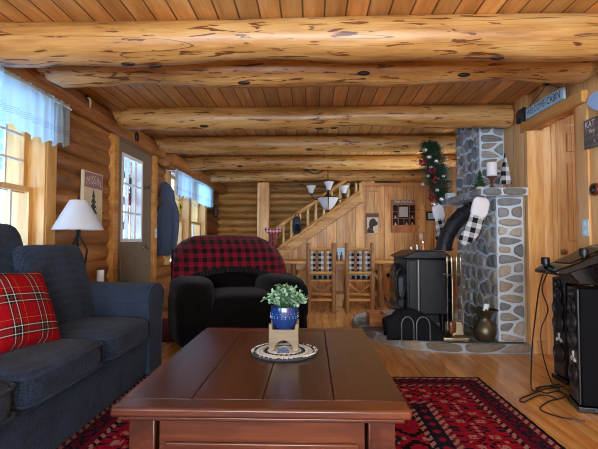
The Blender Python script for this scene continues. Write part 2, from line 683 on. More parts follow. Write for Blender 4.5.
# far log wall
m = MB()
for k in range(16):
    z = .075 + .15 * k
    if z > 2.3:
        break
    m.log((-2.35, 9.7, z), (2.6, 9.7, z), .083, 8, 14, .05)
m.box((-2.36, 9.7, 0.002), (2.6, 9.86, CEIL - .001))
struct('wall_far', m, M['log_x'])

# boarded wall under the stairs and behind the dining table
m = MB()
m.prism([(-1.5, 0.001), (.955, 1.72), (.955, CEIL - .001), (2.42, CEIL - .001), (2.42, 0.001)], lambda u, v, d: (u, d, v), 8.06, 8.14)
struct('wall_back', m, M['pine_back'])
# right wall, near part with the cased opening
m = MB()
m.box((XR, -2.6, .001), (XR + .1, 3.22, CEIL - .001))
m.box((XR, 3.22, 2.0), (XR + .1, 3.9, CEIL - .001))
m.box((1.932, 3.9, .001), (XR + .1, 5.02, CEIL - .001))
m.box((XR, 5.02, .001), (2.42, 5.1, CEIL - .001))
m.box((2.32, 5.1, .001), (2.42, 5.3, CEIL - .001)); m.box((2.32, 6.6, .001), (2.42, 8.06, CEIL - .001)); m.box((2.32, 5.3, .001), (2.42, 6.6, .9)); m.box((2.32, 5.3, 2.0), (2.42, 6.6, CEIL - .001))
m.box((2.42, 8.0, .001), (2.5, 9.9, CEIL - .001))
struct('wall_right', m, M['pine_side'])
# hall seen through the opening
m = MB()
m.box((XR + .1, 3.9, .001), (2.2, 3.98, CEIL - .001)); m.box((2.96, 3.9, .001), (3.7, 3.98, CEIL - .001)); m.box((2.2, 3.9, 2.05), (2.96, 3.98, CEIL - .001))
m.box((3.6, .5, .001), (3.7, 3.9, CEIL - .001)); m.box((XR + .1, .42, .001), (3.7, .5, CEIL - .001))
struct('wall_hall', m, M['pine_hall'])
m = MB()
m.box((XR + .1, 3.87, .0), (2.17, 3.9, 2.1)); m.box((2.14, 3.86, .0), (2.2, 3.899, 2.06))
struct('trim_3', m, M['pine_hall'], bevel=.004)
# casing of the opening
m = MB(); m.box((XR - .018, 3.07, .001), (XR + .0, 3.22, 1.985)); struct('trim_4', m, M['pine'], bevel=.004)
m = MB(); m.box((XR - .05, 3.07, 1.985), (XR - .0005, 3.97, 2.075)); struct('trim_5', m, M['pine_y'], bevel=.006)
m = MB(); m.box((1.925, 3.86, .12), (XR + .1, 3.899, 1.985)); struct('trim_6', m, M['pine'], bevel=.004)
m = MB(); m.box((XR - .02, -2.5, .0), (XR - .001, 3.06, .09)); struct('baseboard_right', m, M['pine_y'], bevel=.004)
m = MB(); m.box((-1.4, 8.03, .0), (2.3, 8.058, .1)); struct('baseboard_back', m, M['pine_x'], bevel=.004)
m = MB(); m.box((.9, 8.02, 1.72), (1.0, 8.058, 2.09)); struct('trim_7', m, M['pine'], bevel=.003)
m = MB(); m.box((.9, 8.025, 2.02), (2.32, 8.058, 2.085)); struct('trim_8', m, M['pine_x'], bevel=.003)
# post under the far beam
m = MB(); m.box((-1.0, 7.94, 0), (-.78, 8.12, 2.09)); struct('trim_9', m, M['pine'], bevel=.012)

# hall door, six raised panels
m = MB()
d2 = m
d2.box((2.205, 3.912, .01), (2.955, 3.945, 2.045))
door2 = struct('door_2', d2, M['pine_hall'])
for (x0, x1) in ((2.30, 2.53), (2.63, 2.86)):
    for (z0, z1) in ((.2, .85), (1.0, 1.7), (1.8, 1.97)):
        q = MB(); q.prism([(x0, z0), (x1, z0), (x1, z1), (x0, z1)], lambda u, v, d: (u, d, v), 3.898, 3.912)
        obj('door_panel', q, M['pine_hall'], door2, bevel=.012)
q = MB(); q.lathe([(.002, 0), (.024, .001), (.024, .006), (.01, .01), (.01, .03), (.026, .04), (.03, .052), (.022, .065), (.002, .068)], (0, 0, 0), 16, 'Y')
q.v = [Vector((p.x + 2.235, 3.912 - p.y, p.z + .905)) for p in q.v]
obj('door_knob', q, M['chrome'], door2)

# wall behind the camera, with big unseen window openings assumed and added for light
m = MB()
Yf0, Yf1 = -2.7, -2.6
for x0, x1, z0, z1 in ((-2.36, -1.75, 0.001, CEIL - .001), (1.75, 3.8, 0.001, CEIL - .001), (-1.75, 1.75, 0.001, .45), (-1.75, 1.75, 2.2, CEIL - .001), (-.08, .08, .45, 2.2)):
    m.box((x0, Yf0, z0), (x1, Yf1, z1))
struct('wall_front', m, M['pine_back'])


# ------------------------------------------------------------------ windows of the left wall
def sash(parent, name, X, y0, y1, z0, z1, cols, rows):
    mb = MB()
    st = .05
    mb.box((X - .018, y0, z0), (X + .018, y0 + st, z1)); mb.box((X - .018, y1 - st, z0), (X + .018, y1, z1))
    mb.box((X - .0175, y0 + st, z0), (X + .0175, y1 - st, z0 + st)); mb.box((X - .0175, y0 + st, z1 - .04), (X + .0175, y1 - st, z1))
    s = obj(name, mb, M['sash'], parent)
    mu = MB()
    for i in range(1, cols):
        y = y0 + st + (y1 - y0 - 2 * st) * i / cols
        mu.box((X - .009, y - .009, z0 + st), (X + .009, y + .009, z1 - .04))
    for i in range(1, rows):
        z = z0 + st + (z1 - z0 - st - .04) * i / rows
        mu.box((X - .008, y0 + st, z - .009), (X + .008, y1 - st, z + .009))
    obj('muntin', mu, M['white'], s)
    g = MB(); g.box((X - .003, y0 + st - .004, z0 + st - .004), (X + .003, y1 - st + .004, z1 - .036))
    obj('window_pane', g, M['glass'], s)
    return s


def window(n, y0, y1, z0, z1, units, rail, cols, up_rows, left_case=True):
    mb = MB()
    X0, X1, cw = -2.24, -2.045, .128
    mb.box((X0 + .04, y1, z0 - .12), (X1, y1 + cw, z1 + .08)); mb.box((X0 + .04, y0 - cw, z0 - .12), (X1, y0, z1 + .08))
    mb.box((X0 + .04, y0, z1), (X1, y1, z1 + .08))
    mb.box((-2.36, y1 - .02, z0), (X1 - .004, y1 + .004, z1)); mb.box((-2.36, y0 - .004, z0), (X1 - .004, y0 + .02, z1))
    mb.box((-2.36, y0, z1 - .02), (X1 - .004, y1, z1 + .004))
    for (a, b), (c, d) in zip(units[:-1], units[1:]):
        mb.box((-2.3, b, z0), (X1, c, z1))
    w = struct('window_%d' % n, mb, M['sash'], bevel=.003)
    q = MB(); q.box((-2.36, y0 - cw - .03, z0 - .035), (-2.0, y1 + cw + .03, z0)); obj('window_sill', q, M['sash'], w, bevel=.006)
    for a, b in units:
        sash(w, 'window_sash', -2.2, a + .02, b - .02, rail - .02, z1 - .02, cols, up_rows)
        sash(w, 'window_sash', -2.155, a + .02, b - .02, z0, rail + .025, cols, 1)
    return w


window(1, 2.4, 3.26, .76, 2.06, [(2.4, 3.26)], 1.385, 4, 3)
window(2, 6.2, 8.28, .78, 2.04, [(6.2, 7.12), (7.3, 8.28)], 1.33, 2, 2)
window(3, -1.9, .1, .76, 2.0, [(-1.9, .1)], 1.385, 4, 2)  # out of view behind the camera, added to let in more light

# ------------------------------------------------------------------ entrance door
mb = MB()
mb.box((-2.22, 4.38, 0), (-2.035, 4.485, 2.2)); mb.box((-2.22, 5.525, 0), (-2.035, 5.63, 2.2)); mb.box((-2.22, 4.485, 2.11), (-2.035, 5.525, 2.2))
mb.box((-2.36, 4.46, 0), (-2.04, 4.487, 2.12)); mb.box((-2.36, 5.523, 0), (-2.04, 5.55, 2.12))
struct('trim_10', mb, M['pine_y'], bevel=.004)
mb = MB()
y0, y1, X0, X1 = 4.49, 5.52, -2.12, -2.075
g0, g1, gz0, gz1 = 4.64, 5.19, 1.0, 1.965
mb.box((X0, y0, .012), (X1, g0, 2.105)); mb.box((X0, g1, .012), (X1, y1, 2.105)); mb.box((X0, g0, .012), (X1, g1, gz0)); mb.box((X0, g0, gz1), (X1, g1, 2.105))
d1 = struct('door_1', mb, M['door_paint'])
mb = MB()
t = .028
mb.box((X0 - .004, g0 - .01, gz0 - .01), (X1 + .012, g0 + t, gz1 + .01)); mb.box((X0 - .004, g1 - t, gz0 - .01), (X1 + .012, g1 + .01, gz1 + .01))
mb.box((X0 - .004, g0 + t, gz0 - .01), (X1 + .012, g1 - t, gz0 + t)); mb.box((X0 - .004, g0 + t, gz1 - t), (X1 + .012, g1 - t, gz1 + .01))
for i in (1, 2):
    z = gz0 + (gz1 - gz0) * i / 3
    mb.box((X0, g0 + t, z - .01), (X1 + .004, g1 - t, z + .01))
    y = g0 + (g1 - g0) * i / 3
    mb.box((X0 + .004, y - .009, gz0 + t), (X1, y + .009, gz1 - t))
obj('muntin', mb, M['white'], d1)
mb = MB(); mb.box((-2.1, g0 + .005, gz0 + .005), (-2.094, g1 - .005, gz1 - .005)); obj('window_pane', mb, M['glass'], d1)
for a, b in ((4.62, 4.95), (5.03, 5.38)):
    mb = MB(); mb.prism([(a, .2), (b, .2), (b, .82), (a, .82)], lambda u, v, d: (d, u, v), X1, X1 + .012); obj('door_panel', mb, M['door_paint'], d1, bevel=.011)


def knob(parent, pos, name, lever=False):
    q = MB(); q.lathe([(.002, 0), (.03, .001), (.03, .008), (.011, .012), (.011, .035), (.024, .045), (.028, .056), (.02, .068), (.002, .07)], pos, 16, 'X')
    obj(name, q, M['chrome'], parent)


pk = P(145.5, 247, X=-2.07); knob(d1, (X1, 5.26, pk.z), 'door_knob')
pk = P(148, 188, X=-2.07); knob(d1, (X1, 5.30, pk.z), 'door_latch')

# ------------------------------------------------------------------ outside
m = MB()
m.grid(lambda u, v: (-2.5 - 40 * u, -40 + 90 * v, -.5 + .15 * math.sin(9 * u) * math.cos(11 * v)), 20, 20)
struct('ground', m, M['snow'])
m = MB()
m.grid(lambda u, v: (-14 - 14 * u, -30 + 80 * v, -.6 + 5.2 * math.sin(PI / 2 * min(1, u * 1.3)) * (1 + .12 * math.sin(13 * v))), 16, 30)
struct('hill', m, M['snow'])
m = MB()
m.grid(lambda u, v: (-40 + 80 * u, -3 - 40 * v, -.5), 12, 12)
struct('ground_front', m, M['snow'])

m = MB()
m.box((-5.3, -.5, 2.40), (-2.38, 8.7, 2.50))
for k in range(12):
    m.box((-5.3, .0 + .76 * k, 2.30), (-2.4, .05 + .76 * k, 2.399))
m.box((-5.3, -.5, 2.2), (-5.2, 8.7, 2.399))
struct('porch_roof', m, plain('pale blue porch paint', (170, 200, 226), .6, var=.04))
# ================================================================== BEAMS
BEAMS = [(2.53, .125, 'nearest and thickest peeled log beam, running under the ceiling boards'),
         (2.97, .116, 'peeled log beam tucked close behind the nearest thick one'),
         (4.19, .11, 'peeled log ceiling beam that ends above the left side of the entrance door'),
         (5.36, .108, 'ceiling log beam that the decorated fir swag hangs from'),
         (6.62, .108, 'ceiling log beam the chandelier hangs from, second from the stairs'),
         (8.0, .104, 'farthest ceiling log beam, resting on the square post by the stairs')]
for i, (y, r, lab) in enumerate(BEAMS):
    xl = (-1.93, -1.79, -1.84, -1.84, -2.0, -2.0)[i]
    xr = (1.965, 1.86, 1.905, 2.318, 2.318, 2.318)[i]
    zc = CEIL - r + .004
    pts, rs = [(-2.09, y, zc + .03), (xl - .004, y, zc + .03), (xl, y, zc), (xl + .018, y, zc)], [.05, .05, r * .9, r * .99]
    n = 26
    ph = [rnd.random() * 6 for _ in range(4)]
    for k in range(n + 1):
        x = xl + .1 + (xr - xl - .1) * k / n
        w = 1 + .055 * math.sin(x * 2.1 + ph[0]) + .045 * math.sin(x * 5.3 + ph[1]) + (rnd.random() - .5) * .05
        rr = min(r * w, r * 1.06)
        pts.append((x, y + .012 * math.sin(x * 1.7 + ph[2]), CEIL + .004 - rr))
        rs.append(rr)
    if i in (1, 2):
        pts += [(xr + .03, y, CEIL - r + .01), (xr + .04, y, CEIL - r + .03), (1.972, y, CEIL - r + .03)]
        rs += [r * .82, r * .6, r * .6]
    mb = MB(); mb.tube(pts, rs, 28)
    # knots standing a little proud of the log
    o = obj('ceiling_beam', mb, M['beam'])
    tag(o, lab, 'log beam', 'log beams under the ceiling')
    for _ in range(3):
        k = rnd.randrange(8, n)
        p, rr = Vector(pts[k]), rs[k]
        a = -PI / 2 + (rnd.random() - .75) * 1.3
        q = MB(); q.soft(p + Vector((0, math.cos(a) * -rr * -1, math.sin(a) * rr)) * .985, (.045, .016, .014), 2, 6, (a + PI / 2, 0, 0))
        obj('knot', q, M['bronze'], o)

# ================================================================== STONE
def clip(poly, px, py, nx, ny):
    out = []
    for i in range(len(poly)):
        a, b = poly[i], poly[(i + 1) % len(poly)]
        da = (a[0] - px) * nx + (a[1] - py) * ny
        db = (b[0] - px) * nx + (b[1] - py) * ny
        if da <= 0:
            out.append(a)
        if (da < 0 < db) or (db < 0 < da):
            t = da / (da - db)
            out.append((a[0] + (b[0] - a[0]) * t, a[1] + (b[1] - a[1]) * t))
    return out


STONE_COLS = [(136, 140, 138), (146, 142, 132), (118, 122, 122), (160, 152, 138), (144, 146, 148), (128, 126, 118), (108, 114, 118), (150, 150, 144)]


def stones(mb, W, H, cw, ch, to3, gap=.014, proud=.03, inside=None, cols=STONE_COLS):
    seeds = []
    ny = max(1, round(H / ch))
    for j in range(ny):
        rowh = H / ny
        nx = max(1, round(W / cw))
        o = (j % 2) * .5
        for i in range(nx + (1 if o else 0)):
            u = (i + .5 - o + (rnd.random() - .5) * .75) * W / nx
            v = (j + .5 + (rnd.random() - .5) * .45) * rowh
            seeds.append((min(max(u, .12 * cw), W - .12 * cw), v))
    asp = cw / ch
    mb.m = 1
    for i, s in enumerate(seeds):
        poly = [(0, 0), (W, 0), (W, H), (0, H)]
        for j, q in enumerate(seeds):
            if i == j:
                continue
            dx, dy = (q[0] - s[0]), (q[1] - s[1])
            if abs(dx) > 3 * cw or abs(dy) > 3 * ch:
                continue
            mx, my = (s[0] + q[0]) / 2, (s[1] + q[1]) / 2
            poly = clip(poly, mx, my, dx / asp ** 2, dy)
            if len(poly) < 3:
                break
        if len(poly) < 3:
            continue
        cx = sum(p[0] for p in poly) / len(poly)
        cy = sum(p[1] for p in poly) / len(poly)
        if inside and not inside(cx, cy):
            continue
        g = gap * (.7 + .8 * rnd.random())
        sh = []
        for p in poly:
            l = math.hypot(p[0] - cx, p[1] - cy)
            f = max(.45, 1 - g / max(l, 1e-4) * 1.3)
            f *= 1 - .10 * rnd.random()
            sh.append((cx + (p[0] - cx) * f, cy + (p[1] - cy) * f))
        for _ in range(2):                                   # round the corners
            o = []
            for a, b in zip(sh, sh[1:] + sh[:1]):
                o.append((a[0] * .82 + b[0] * .18, a[1] * .82 + b[1] * .18))
                o.append((a[0] * .18 + b[0] * .82, a[1] * .18 + b[1] * .82))
            sh = o
        n = len(sh)
        hgt = proud * (.6 + .7 * rnd.random())
        tx, ty = (rnd.random() - .5) * .3, (rnd.random() - .5) * .3
        c = cols[rnd.randrange(len(cols))]
        w = .8 + .4 * rnd.random()
        mb.col = tuple(x * w for x in S(*c)[:3])
        vs, fs = [], []
        for f, d in ((1.0, -.004), (.97, .5), (.86, .86), (.55, 1.0)):
            for p in sh:
                u, v = cx + (p[0] - cx) * f, cy + (p[1] - cy) * f
                dd = d * hgt if d < 0 else d * hgt * (1 + tx * (p[0] - cx) / cw + ty * (p[1] - cy) / ch)
                vs.append(to3(u, v, dd))
        vs.append(to3(cx, cy, hgt * 1.02))
        for r_ in range(3):
            for k in range(n):
                k2 = (k + 1) % n
                fs.append((r_ * n + k, r_ * n + k2, (r_ + 1) * n + k2, (r_ + 1) * n + k))
        for k in range(n):
            fs.append((3 * n + k, 3 * n + (k + 1) % n, 4 * n))
        mb.add(vs, fs)
    mb.m, mb.col = 0, None
    return mb


HZ = .095
CX0, CX1 = 1.69, 1.93
FY, UY, BY = 3.96, 4.325, 5.0
t = thing('chimney', 'grey mortared fieldstone chimney breast standing on the hearth by the hall opening', 'chimney', (1.83, 4.45, HZ))
mb = MB()
mb.box((CX0, FY, HZ), (CX1, BY, 1.405)); mb.box((CX0, UY, 1.475), (CX1, BY, CEIL - .002))
stones(mb, CX1 - CX0, 1.30, .19, .088, lambda u, v, d: (CX0 + u, FY - d, HZ + v), .010, .02)
stones(mb, BY - FY, 1.30, .15, .13, lambda u, v, d: (CX0 - d, BY - u, HZ + v), .011, .02)
stones(mb, CX1 - CX0, .84, .19, .088, lambda u, v, d: (CX0 + u, UY - d, 1.475 + v), .010, .02)
stones(mb, BY - UY, .84, .13, .12, lambda u, v, d: (CX0 - d, BY - u, 1.475 + v), .011, .02)
obj('stone_face', mb, [M['mortar'], M['stonecol']], t, smooth=60)
mb = MB()
mb.m = 0
mb.box((1.52, 3.86, 1.405), (CX1, BY, 1.475))
stones(mb, CX1 - 1.52, .07, .2, .07, lambda u, v, d: (1.52 + u, 3.86 - d, 1.405 + v), .006, .02)
stones(mb, BY - 3.86, .07, .24, .07, lambda u, v, d: (1.52 - d, BY - u, 1.405 + v), .006, .02)
stones(mb, CX1 - 1.52, .36, .2, .2, lambda u, v, d: (1.52 + u, 3.87 + v, 1.47 + d * .5), .008, .02)
obj('mantel', mb, [M['mortar'], M['stonecol']], t, smooth=60)

# hearth: raised slab with a curved front
def hearth_outline():
    key = [(1.965, 3.895), (1.6, 3.90), (1.2, 3.93), (.9, 4.05), (.66, 4.35), (.53, 4.75), (.50, 5.1), (.6, 5.45), (.85, 5.7), (1.2, 5.8), (1.965, 5.8)]
    o = []
    n = len(key)
    for i in range(n - 1):
        p0, p1, p2, p3 = key[max(i - 1, 0)], key[i], key[i + 1], key[min(i + 2, n - 1)]
        for k in range(6):
            t = k / 6
            q = []
            for a in (0, 1):
                q.append(.5 * (2 * p1[a] + (p2[a] - p0[a]) * t + (2 * p0[a] - 5 * p1[a] + 4 * p2[a] - p3[a]) * t * t + (3 * p1[a] - p0[a] - 3 * p2[a] + p3[a]) * t ** 3))
            o.append(tuple(q))
    o.append(key[-1])
    return o


HO = hearth_outline()
ho_in = [p for p in HO if p[1] < 5.0 or p[0] < 1.9]
t = thing('hearth', 'low grey stone hearth with a curved front edge, under the black stove', 'hearth', (1.2, 4.8, 0))
mb = MB()
# leave the corner behind the right wall's return free
out = [p for p in HO]
mb.prism([(x, min(y, 5.8)) for x, y in out], lambda u, v, d: (u, v, d), .001, HZ - .008)
L = [0]
for a, b in zip(HO, HO[1:]):
    L.append(L[-1] + math.hypot(b[0] - a[0], b[1] - a[1]))


def along(s):
    for i in range(len(L) - 1):
        if s <= L[i + 1] or i == len(L) - 2:
            f = (s - L[i]) / (L[i + 1] - L[i])
            a, b = Vector(HO[i]), Vector(HO[i + 1])
            d = (b - a).normalized()
            return a.lerp(b, f), Vector((-d.y, d.x)) * 1
    return Vector(HO[-1]), Vector((0, 1))


def edge3(u, v, d):
    p, nrm = along(u)
    nrm = -nrm if (p + nrm * .1 - Vector((1.5, 4.9))).length < (p - nrm * .1 - Vector((1.5, 4.9))).length else nrm
    return (p.x + nrm.x * d, p.y + nrm.y * d, .006 + v)


stones(mb, L[-1] - .7, .085, .3, .085, edge3, .008, .02, cols=[(120, 108, 92), (134, 124, 110), (108, 104, 98), (140, 126, 104)])


def in_hearth(x, y):
    c = False
    for (x0, y0), (x1, y1) in zip(HO, HO[1:] + HO[:1]):
        if (y0 > y) != (y1 > y) and x < (x1 - x0) * (y - y0) / (y1 - y0) + x0:
            c = not c
    return c


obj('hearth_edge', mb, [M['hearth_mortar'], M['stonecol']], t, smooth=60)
mb = MB()
stones(mb, 1.45, 1.9, .34, .26, lambda u, v, d: (.5 + u, 3.88 + v, HZ - .012 + d), .012, .010,
       inside=lambda u, v: all(in_hearth(.5 + u + a, 3.88 + v + b) for a, b in ((.1, 0), (-.1, 0), (0, .09), (0, -.09))), cols=[(120, 112, 104), (132, 126, 116), (112, 108, 104), (126, 116, 104)])
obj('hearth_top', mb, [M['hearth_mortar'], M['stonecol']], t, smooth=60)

# ================================================================== STOVE
t = thing('wood_stove', 'black cast iron wood stove on the stone hearth', 'stove', (1.13, 4.52, HZ))
sx0, sx1, sy0, sy1 = .92, 1.33, 4.2, 4.84
mb = MB(); mb.box((sx0, sy0, .29), (sx1, sy1, .83)); body = obj('body', mb, M['stove'], t, bevel=.012)
mb = MB(); mb.box((1.03, sy0 - .006, .30), (1.042, sy0 - .0005, .82)); obj('seam', mb, M['steel'], body, label='thin grey seam on the side')
mb = MB(); mb.box((.945, sy0 - .010, .3), (1.022, sy0 - .0005, .815)); mb.box((1.05, sy0 - .010, .3), (1.31, sy0 - .0005, .815)); obj('side_panel', mb, M['stove'], body, bevel=.006)
mb = MB()
mb.prism([(sx0 - .03, .83), (sx1 + .03, .83), (sx1 + .03, .845), (sx1 - .06, .905), (sx0 + .10, .905), (sx0 - .03, .845)], lambda u, v, d: (u, d, v), sy0 - .02, sy1 + .02)
obj('top_plate', mb, M['stove'], t, bevel=.008)
mb = MB(); mb.box((sx1 + .04, sy0 + .02, HZ + .08), (sx1 + .052, sy1 - .02, .8)); mb.box((sx1 - .005, sy0 + .1, .4), (sx1 + .045, sy0 + .13, .43)); mb.box((sx1 - .005, sy1 - .13, .4), (sx1 + .045, sy1 - .1, .43)); obj('heat_shield', mb, M['black_metal'], t)
mb = MB(); mb.prism([(4.3, .33), (4.74, .33), (4.74, .62)] + [(4.52 + .22 * math.cos(a * PI / 12), .62 + .15 * math.sin(a * PI / 12)) for a in range(1, 12)] + [(4.3, .62)], lambda u, v, d: (d, u, v), .855, .925)
door = obj('stove_door', mb, M['stove'], t, bevel=.012)
mb = MB(); mb.prism([(4.36, .4), (4.68, .4), (4.68, .6)] + [(4.52 + .16 * math.cos(a * PI / 12), .6 + .11 * math.sin(a * PI / 12)) for a in range(1, 12)] + [(4.36, .6)], lambda u, v, d: (d, u, v), .848, .856)
obj('door_glass', mb, M['black_gloss'], door)
# side frame of the door seen from the room: an oval rib
mb = MB()
mb.tube([(.885 + .042 * math.cos(a), 4.288, .58 + .15 * math.sin(a)) for a in [k * PI / 12 for k in range(25)]], .012, 8, caps=False)
obj('door_rib', mb, M['stove'], door)
mb = MB(); mb.box((.80, 4.28, .325), (.92, 4.76, .345)); obj('ash_lip', mb, M['stove'], t, bevel=.004)
mb = MB(); mb.box((.795, 4.27, .346), (.86, 4.5, .353)); obj('lip_trim', mb, M['chrome'], t, bevel=.002)
for x in (sx0 + .05, sx1 - .05):
    for y in (sy0 + .06, sy1 - .06):
        mb = MB(); mb.tube([(x, y, .30), (x, y, .22), (x, y, .14), (x, y, HZ + .001)], [.035, .026, .022, .032], 12); obj('leg', mb, M['stove'], t)
mb = MB(); mb.box((sx0 + .05, sy0 + .08, .2), (sx1 - .05, sy1 - .08, .29)); obj('ash_box', mb, M['stove'], t)

t = thing('stove_pipe', 'black stove pipe slanting from the stove top into the stone chimney', 'stove pipe', (1.2, 4.55, .9))
pb, pe = P(443.5, 250, Y=4.55), P(467, 209, Y=4.55)
path = [Vector((pb.x, 4.55, .905)), Vector((pb.x + .01, 4.55, .97)), Vector((pb.x + .045, 4.55, 1.07)), Vector((pb.x + .11, 4.55, 1.18)), Vector((pb.x + .2, 4.55, 1.275)), Vector((1.70, 4.55, 1.335))]
mb = MB(); mb.tube(path, [.078] * 6, 24); obj('pipe', mb, M['pipe'], t, smooth=60)
for i in range(1, 5):
    d = (path[i + 1] - path[i - 1]).normalized()
    q = MB(); q.tube([path[i] - d * .011, path[i] - d * .006, path[i] + d * .006, path[i] + d * .011], [.079, .083, .083, .079], 24); obj('pipe_joint', q, M['pipe'], t)
q = MB(); q.tube([(1.64, 4.55, 1.325), (1.655, 4.55, 1.328), (1.667, 4.55, 1.33)], [.108, .112, .112], 24); obj('wall_collar', q, M['black_metal'], t)
q = MB(); q.lathe([(.1, .906), (.1, .918), (.082, .922), (.082, .93)], (pb.x, 4.55, 0), 24); obj('flue_collar', q, M['black_metal'], t)

# ================================================================== FIREPLACE TOOLS
tb = P(453, 333, Y=4.0)
t = thing('fireplace_tool_set', 'brass fireplace tools on a square stand in front of the stove side', 'fireplace tools', (tb.x, 4.0, HZ))
bx, by = tb.x, 4.0
mb = MB(); mb.box((bx - .115, by - .1, HZ + .012), (bx + .115, by + .1, HZ + .045)); base = obj('base', mb, M['brass'], t, bevel=.008)
for a in (-.09, .09):
    for b in (-.075, .075):
        q = MB(); q.soft((bx + a, by + b, HZ + .007), (.014, .014, .0065), 2, 6); obj('foot', q, M['brass'], base)
q = MB(); q.lathe([(.011, HZ + .045), (.009, HZ + .2), (.009, .80), (.02, .81), (.008, .83), (.016, .85), (.002, .868)], (bx, by, 0), 12); obj('pole', q, M['brass'], t)
q = MB(); q.tube([(bx - .09, by - .02, .70), (bx - .04, by - .028, .69), (bx, by - .012, .70), (bx + .04, by - .028, .69), (bx + .09, by - .02, .70)], .006, 8); obj('hook_bar', q, M['brass'], t)
for i, (dx, nm) in enumerate(((-.06, 'poker'), (-.022, 'brush'), (.024, 'shovel'), (.06, 'tongs'))):
    x, y = bx + dx, by - .045 - .01 * (i % 2)
    q = MB(); q.lathe([(.003, .26), (.0035, .66), (.008, .68), (.009, .76), (.005, .78), (.010, .80), (.010, .845), (.006, .86), (.002, .865)], (x, y, 0), 10)
    tool = obj(nm, q, M['brass'], t)
    q = MB()
    if nm == 'shovel':
        q.prism([(x - .05, .16), (x + .05, .16), (x + .042, .27), (x - .042, .27)], lambda u, v, d: (u, d - (.27 - v) * .25, v), y - .004, y + .004)
        obj('blade', q, M['brass'], tool, bevel=.003)
    elif nm == 'brush':
        q.soft((x, y, .22), (.032, .02, .06), 4, 6); obj('bristles', q, M['amber'], tool)
    elif nm == 'tongs':
        q.tube([(x, y, .5), (x + .018, y, .35), (x + .012, y, .2)], .005, 8); obj('jaw', q, M['brass'], tool)
    else:
        q.tube([(x, y, .28), (x, y, .2), (x + .02, y, .21), (x + .03, y, .24)], .005, 8); obj('hook', q, M['brass'], tool)

# ================================================================== SPITTOON, MATCHES
sp = P(485, 337, Y=3.98)
t = thing('spittoon', 'aged brass spittoon with a wide flared lip on the hearth', 'vase', (sp.x, 3.985, HZ))
q = MB()
q.lathe([(.055, .001), (.07, .004), (.085, .03), (.1, .065), (.104, .095), (.094, .135), (.07, .17), (.056, .195), (.055, .21), (.07, .245), (.108, .275), (.122, .283), (.119, .287), (.07, .255), (.05, .215), (.06, .17), (.07, .1), (.002, .08)], (sp.x, 3.985, HZ), 32)
obj('body', q, M['old_brass'], t, smooth=60)
t2 = thing('match_box', 'white box with a red mark standing in the mouth of the brass spittoon', 'box', (sp.x, 3.985, HZ + .1))
q = MB(); q.box((sp.x - .022, 3.975, HZ + .1), (sp.x + .022, 3.995, HZ + .335), (0, .16, 0)); obj('carton', q, M['paper'], t2, bevel=.003)
q = MB(); q.box((sp.x + .002, 3.9735, HZ + .26), (sp.x + .024, 3.9748, HZ + .285), (0, .16, 0)); obj('mark', q, M['red'], t2)

# ================================================================== LOG CARRIER
lc = P(411, 330, Y=4.1)
t = thing('log_carrier', 'black canvas log carrier with bent metal handles on the hearth edge', 'log carrier', (lc.x, 4.1, HZ))
x0, x1 = P(384, 330, Y=4.1).x, P(440, 330, Y=4.1).x
zt = P(410, 309, Y=4.1).z
q = MB()


def carrier(u, v):
    # a sagging sling: v across the depth, u along the length
    x = x0 + (x1 - x0) * u
    a = (v - .5) * 2
    top = HZ + .02 + (zt - HZ - .02) * (min(1, .45 + 2.6 * u) if u < .3 else 1 - .75 * max(0, (u - .55) / .45) ** 1.2)
    if u < .12:
        top = top + (.12 - u) * .55
    z = HZ + .003 + (top - HZ) * (1 - abs(a) ** 2.4)
    return (x + .012 * math.sin(14 * v + 5 * u), 4.075 + a * .105, z + .006 * math.sin(23 * u + 9 * v) * (1 - a * a))


q.grid(carrier, 24, 16)
obj('sling', q, M['canvas'], t, solid=.006, smooth=80)
for hx, w in ((lc.x - .06, .055), (lc.x + .08, .06)):
    pts = [(hx - w, 3.965, HZ + .004)] + [(hx - w * math.cos(a), 3.965 + .01 * math.sin(a), HZ + .14 + .075 * math.sin(a)) for a in [k * PI / 10 for k in range(11)]] + [(hx + w, 3.965, HZ + .004)]
    q = MB(); q.tube(pts, .006, 8); obj('handle', q, M['steel'], t, smooth=60, label='bent steel rod handle')

# firewood behind the carrier
fw = P(399, 318, Y=4.7)
t = thing('wood_crate', 'low red brown wooden crate on the hearth beside the stove door', 'crate', (.72, 4.75, HZ))
q = MB(); q.box((.62, 4.6, HZ + .002), (.79, 4.62, HZ + .13)); q.box((.62, 4.88, HZ + .002), (.79, 4.9, HZ + .13)); q.box((.62, 4.62, HZ + .002), (.635, 4.88, HZ + .13)); q.box((.775, 4.62, HZ + .002), (.79, 4.88, HZ + .13)); q.box((.635, 4.62, HZ + .002), (.775, 4.88, HZ + .015))
obj('box', q, M['woodlog'], t, bevel=.003)

# ================================================================== MANTEL THINGS
MZ = 1.482
def stocking(name, top, scale, yaw, label, mat):
    t = thing(name, label, 'stocking', top, yaw, 'stockings on the mantel', local=True)
    prof = [(-.055, 0), (.055, 0), (.058, -.06), (.055, -.1)]
    q = MB(); q.soft((0, 0, -.085), (.082, .03, .1), 3.5, 8); obj('cuff', q, M['paper'], t, label='white plush cuff')
    # leg and foot as one swelling tube that bends forward at the ankle
    path = [(0, 0, -.14), (-.004, 0, -.2), (-.012, 0, -.27), (-.026, 0, -.33), (-.045, 0, -.38), (-.07, 0, -.42), (-.09, 0, -.45), (-.1, 0, -.465)]
    q = MB(); q.tube([Vector(p) for p in path], [.072, .074, .074, .076, .074, .066, .05, .02], 16)
    q.v = [Vector((p.x, p.y * .32, p.z)) for p in q.v]
    q; obj('leg', q, mat, t, smooth=80)
    q = MB(); q.tube([(.03, 0, 0), (.045, 0, .02), (.03, 0, .035), (.02, 0, .015), (.03, 0, 0)], .004, 6); obj('loop', q, M['paper'], t)
    t.scale = (scale,) * 3
    return t


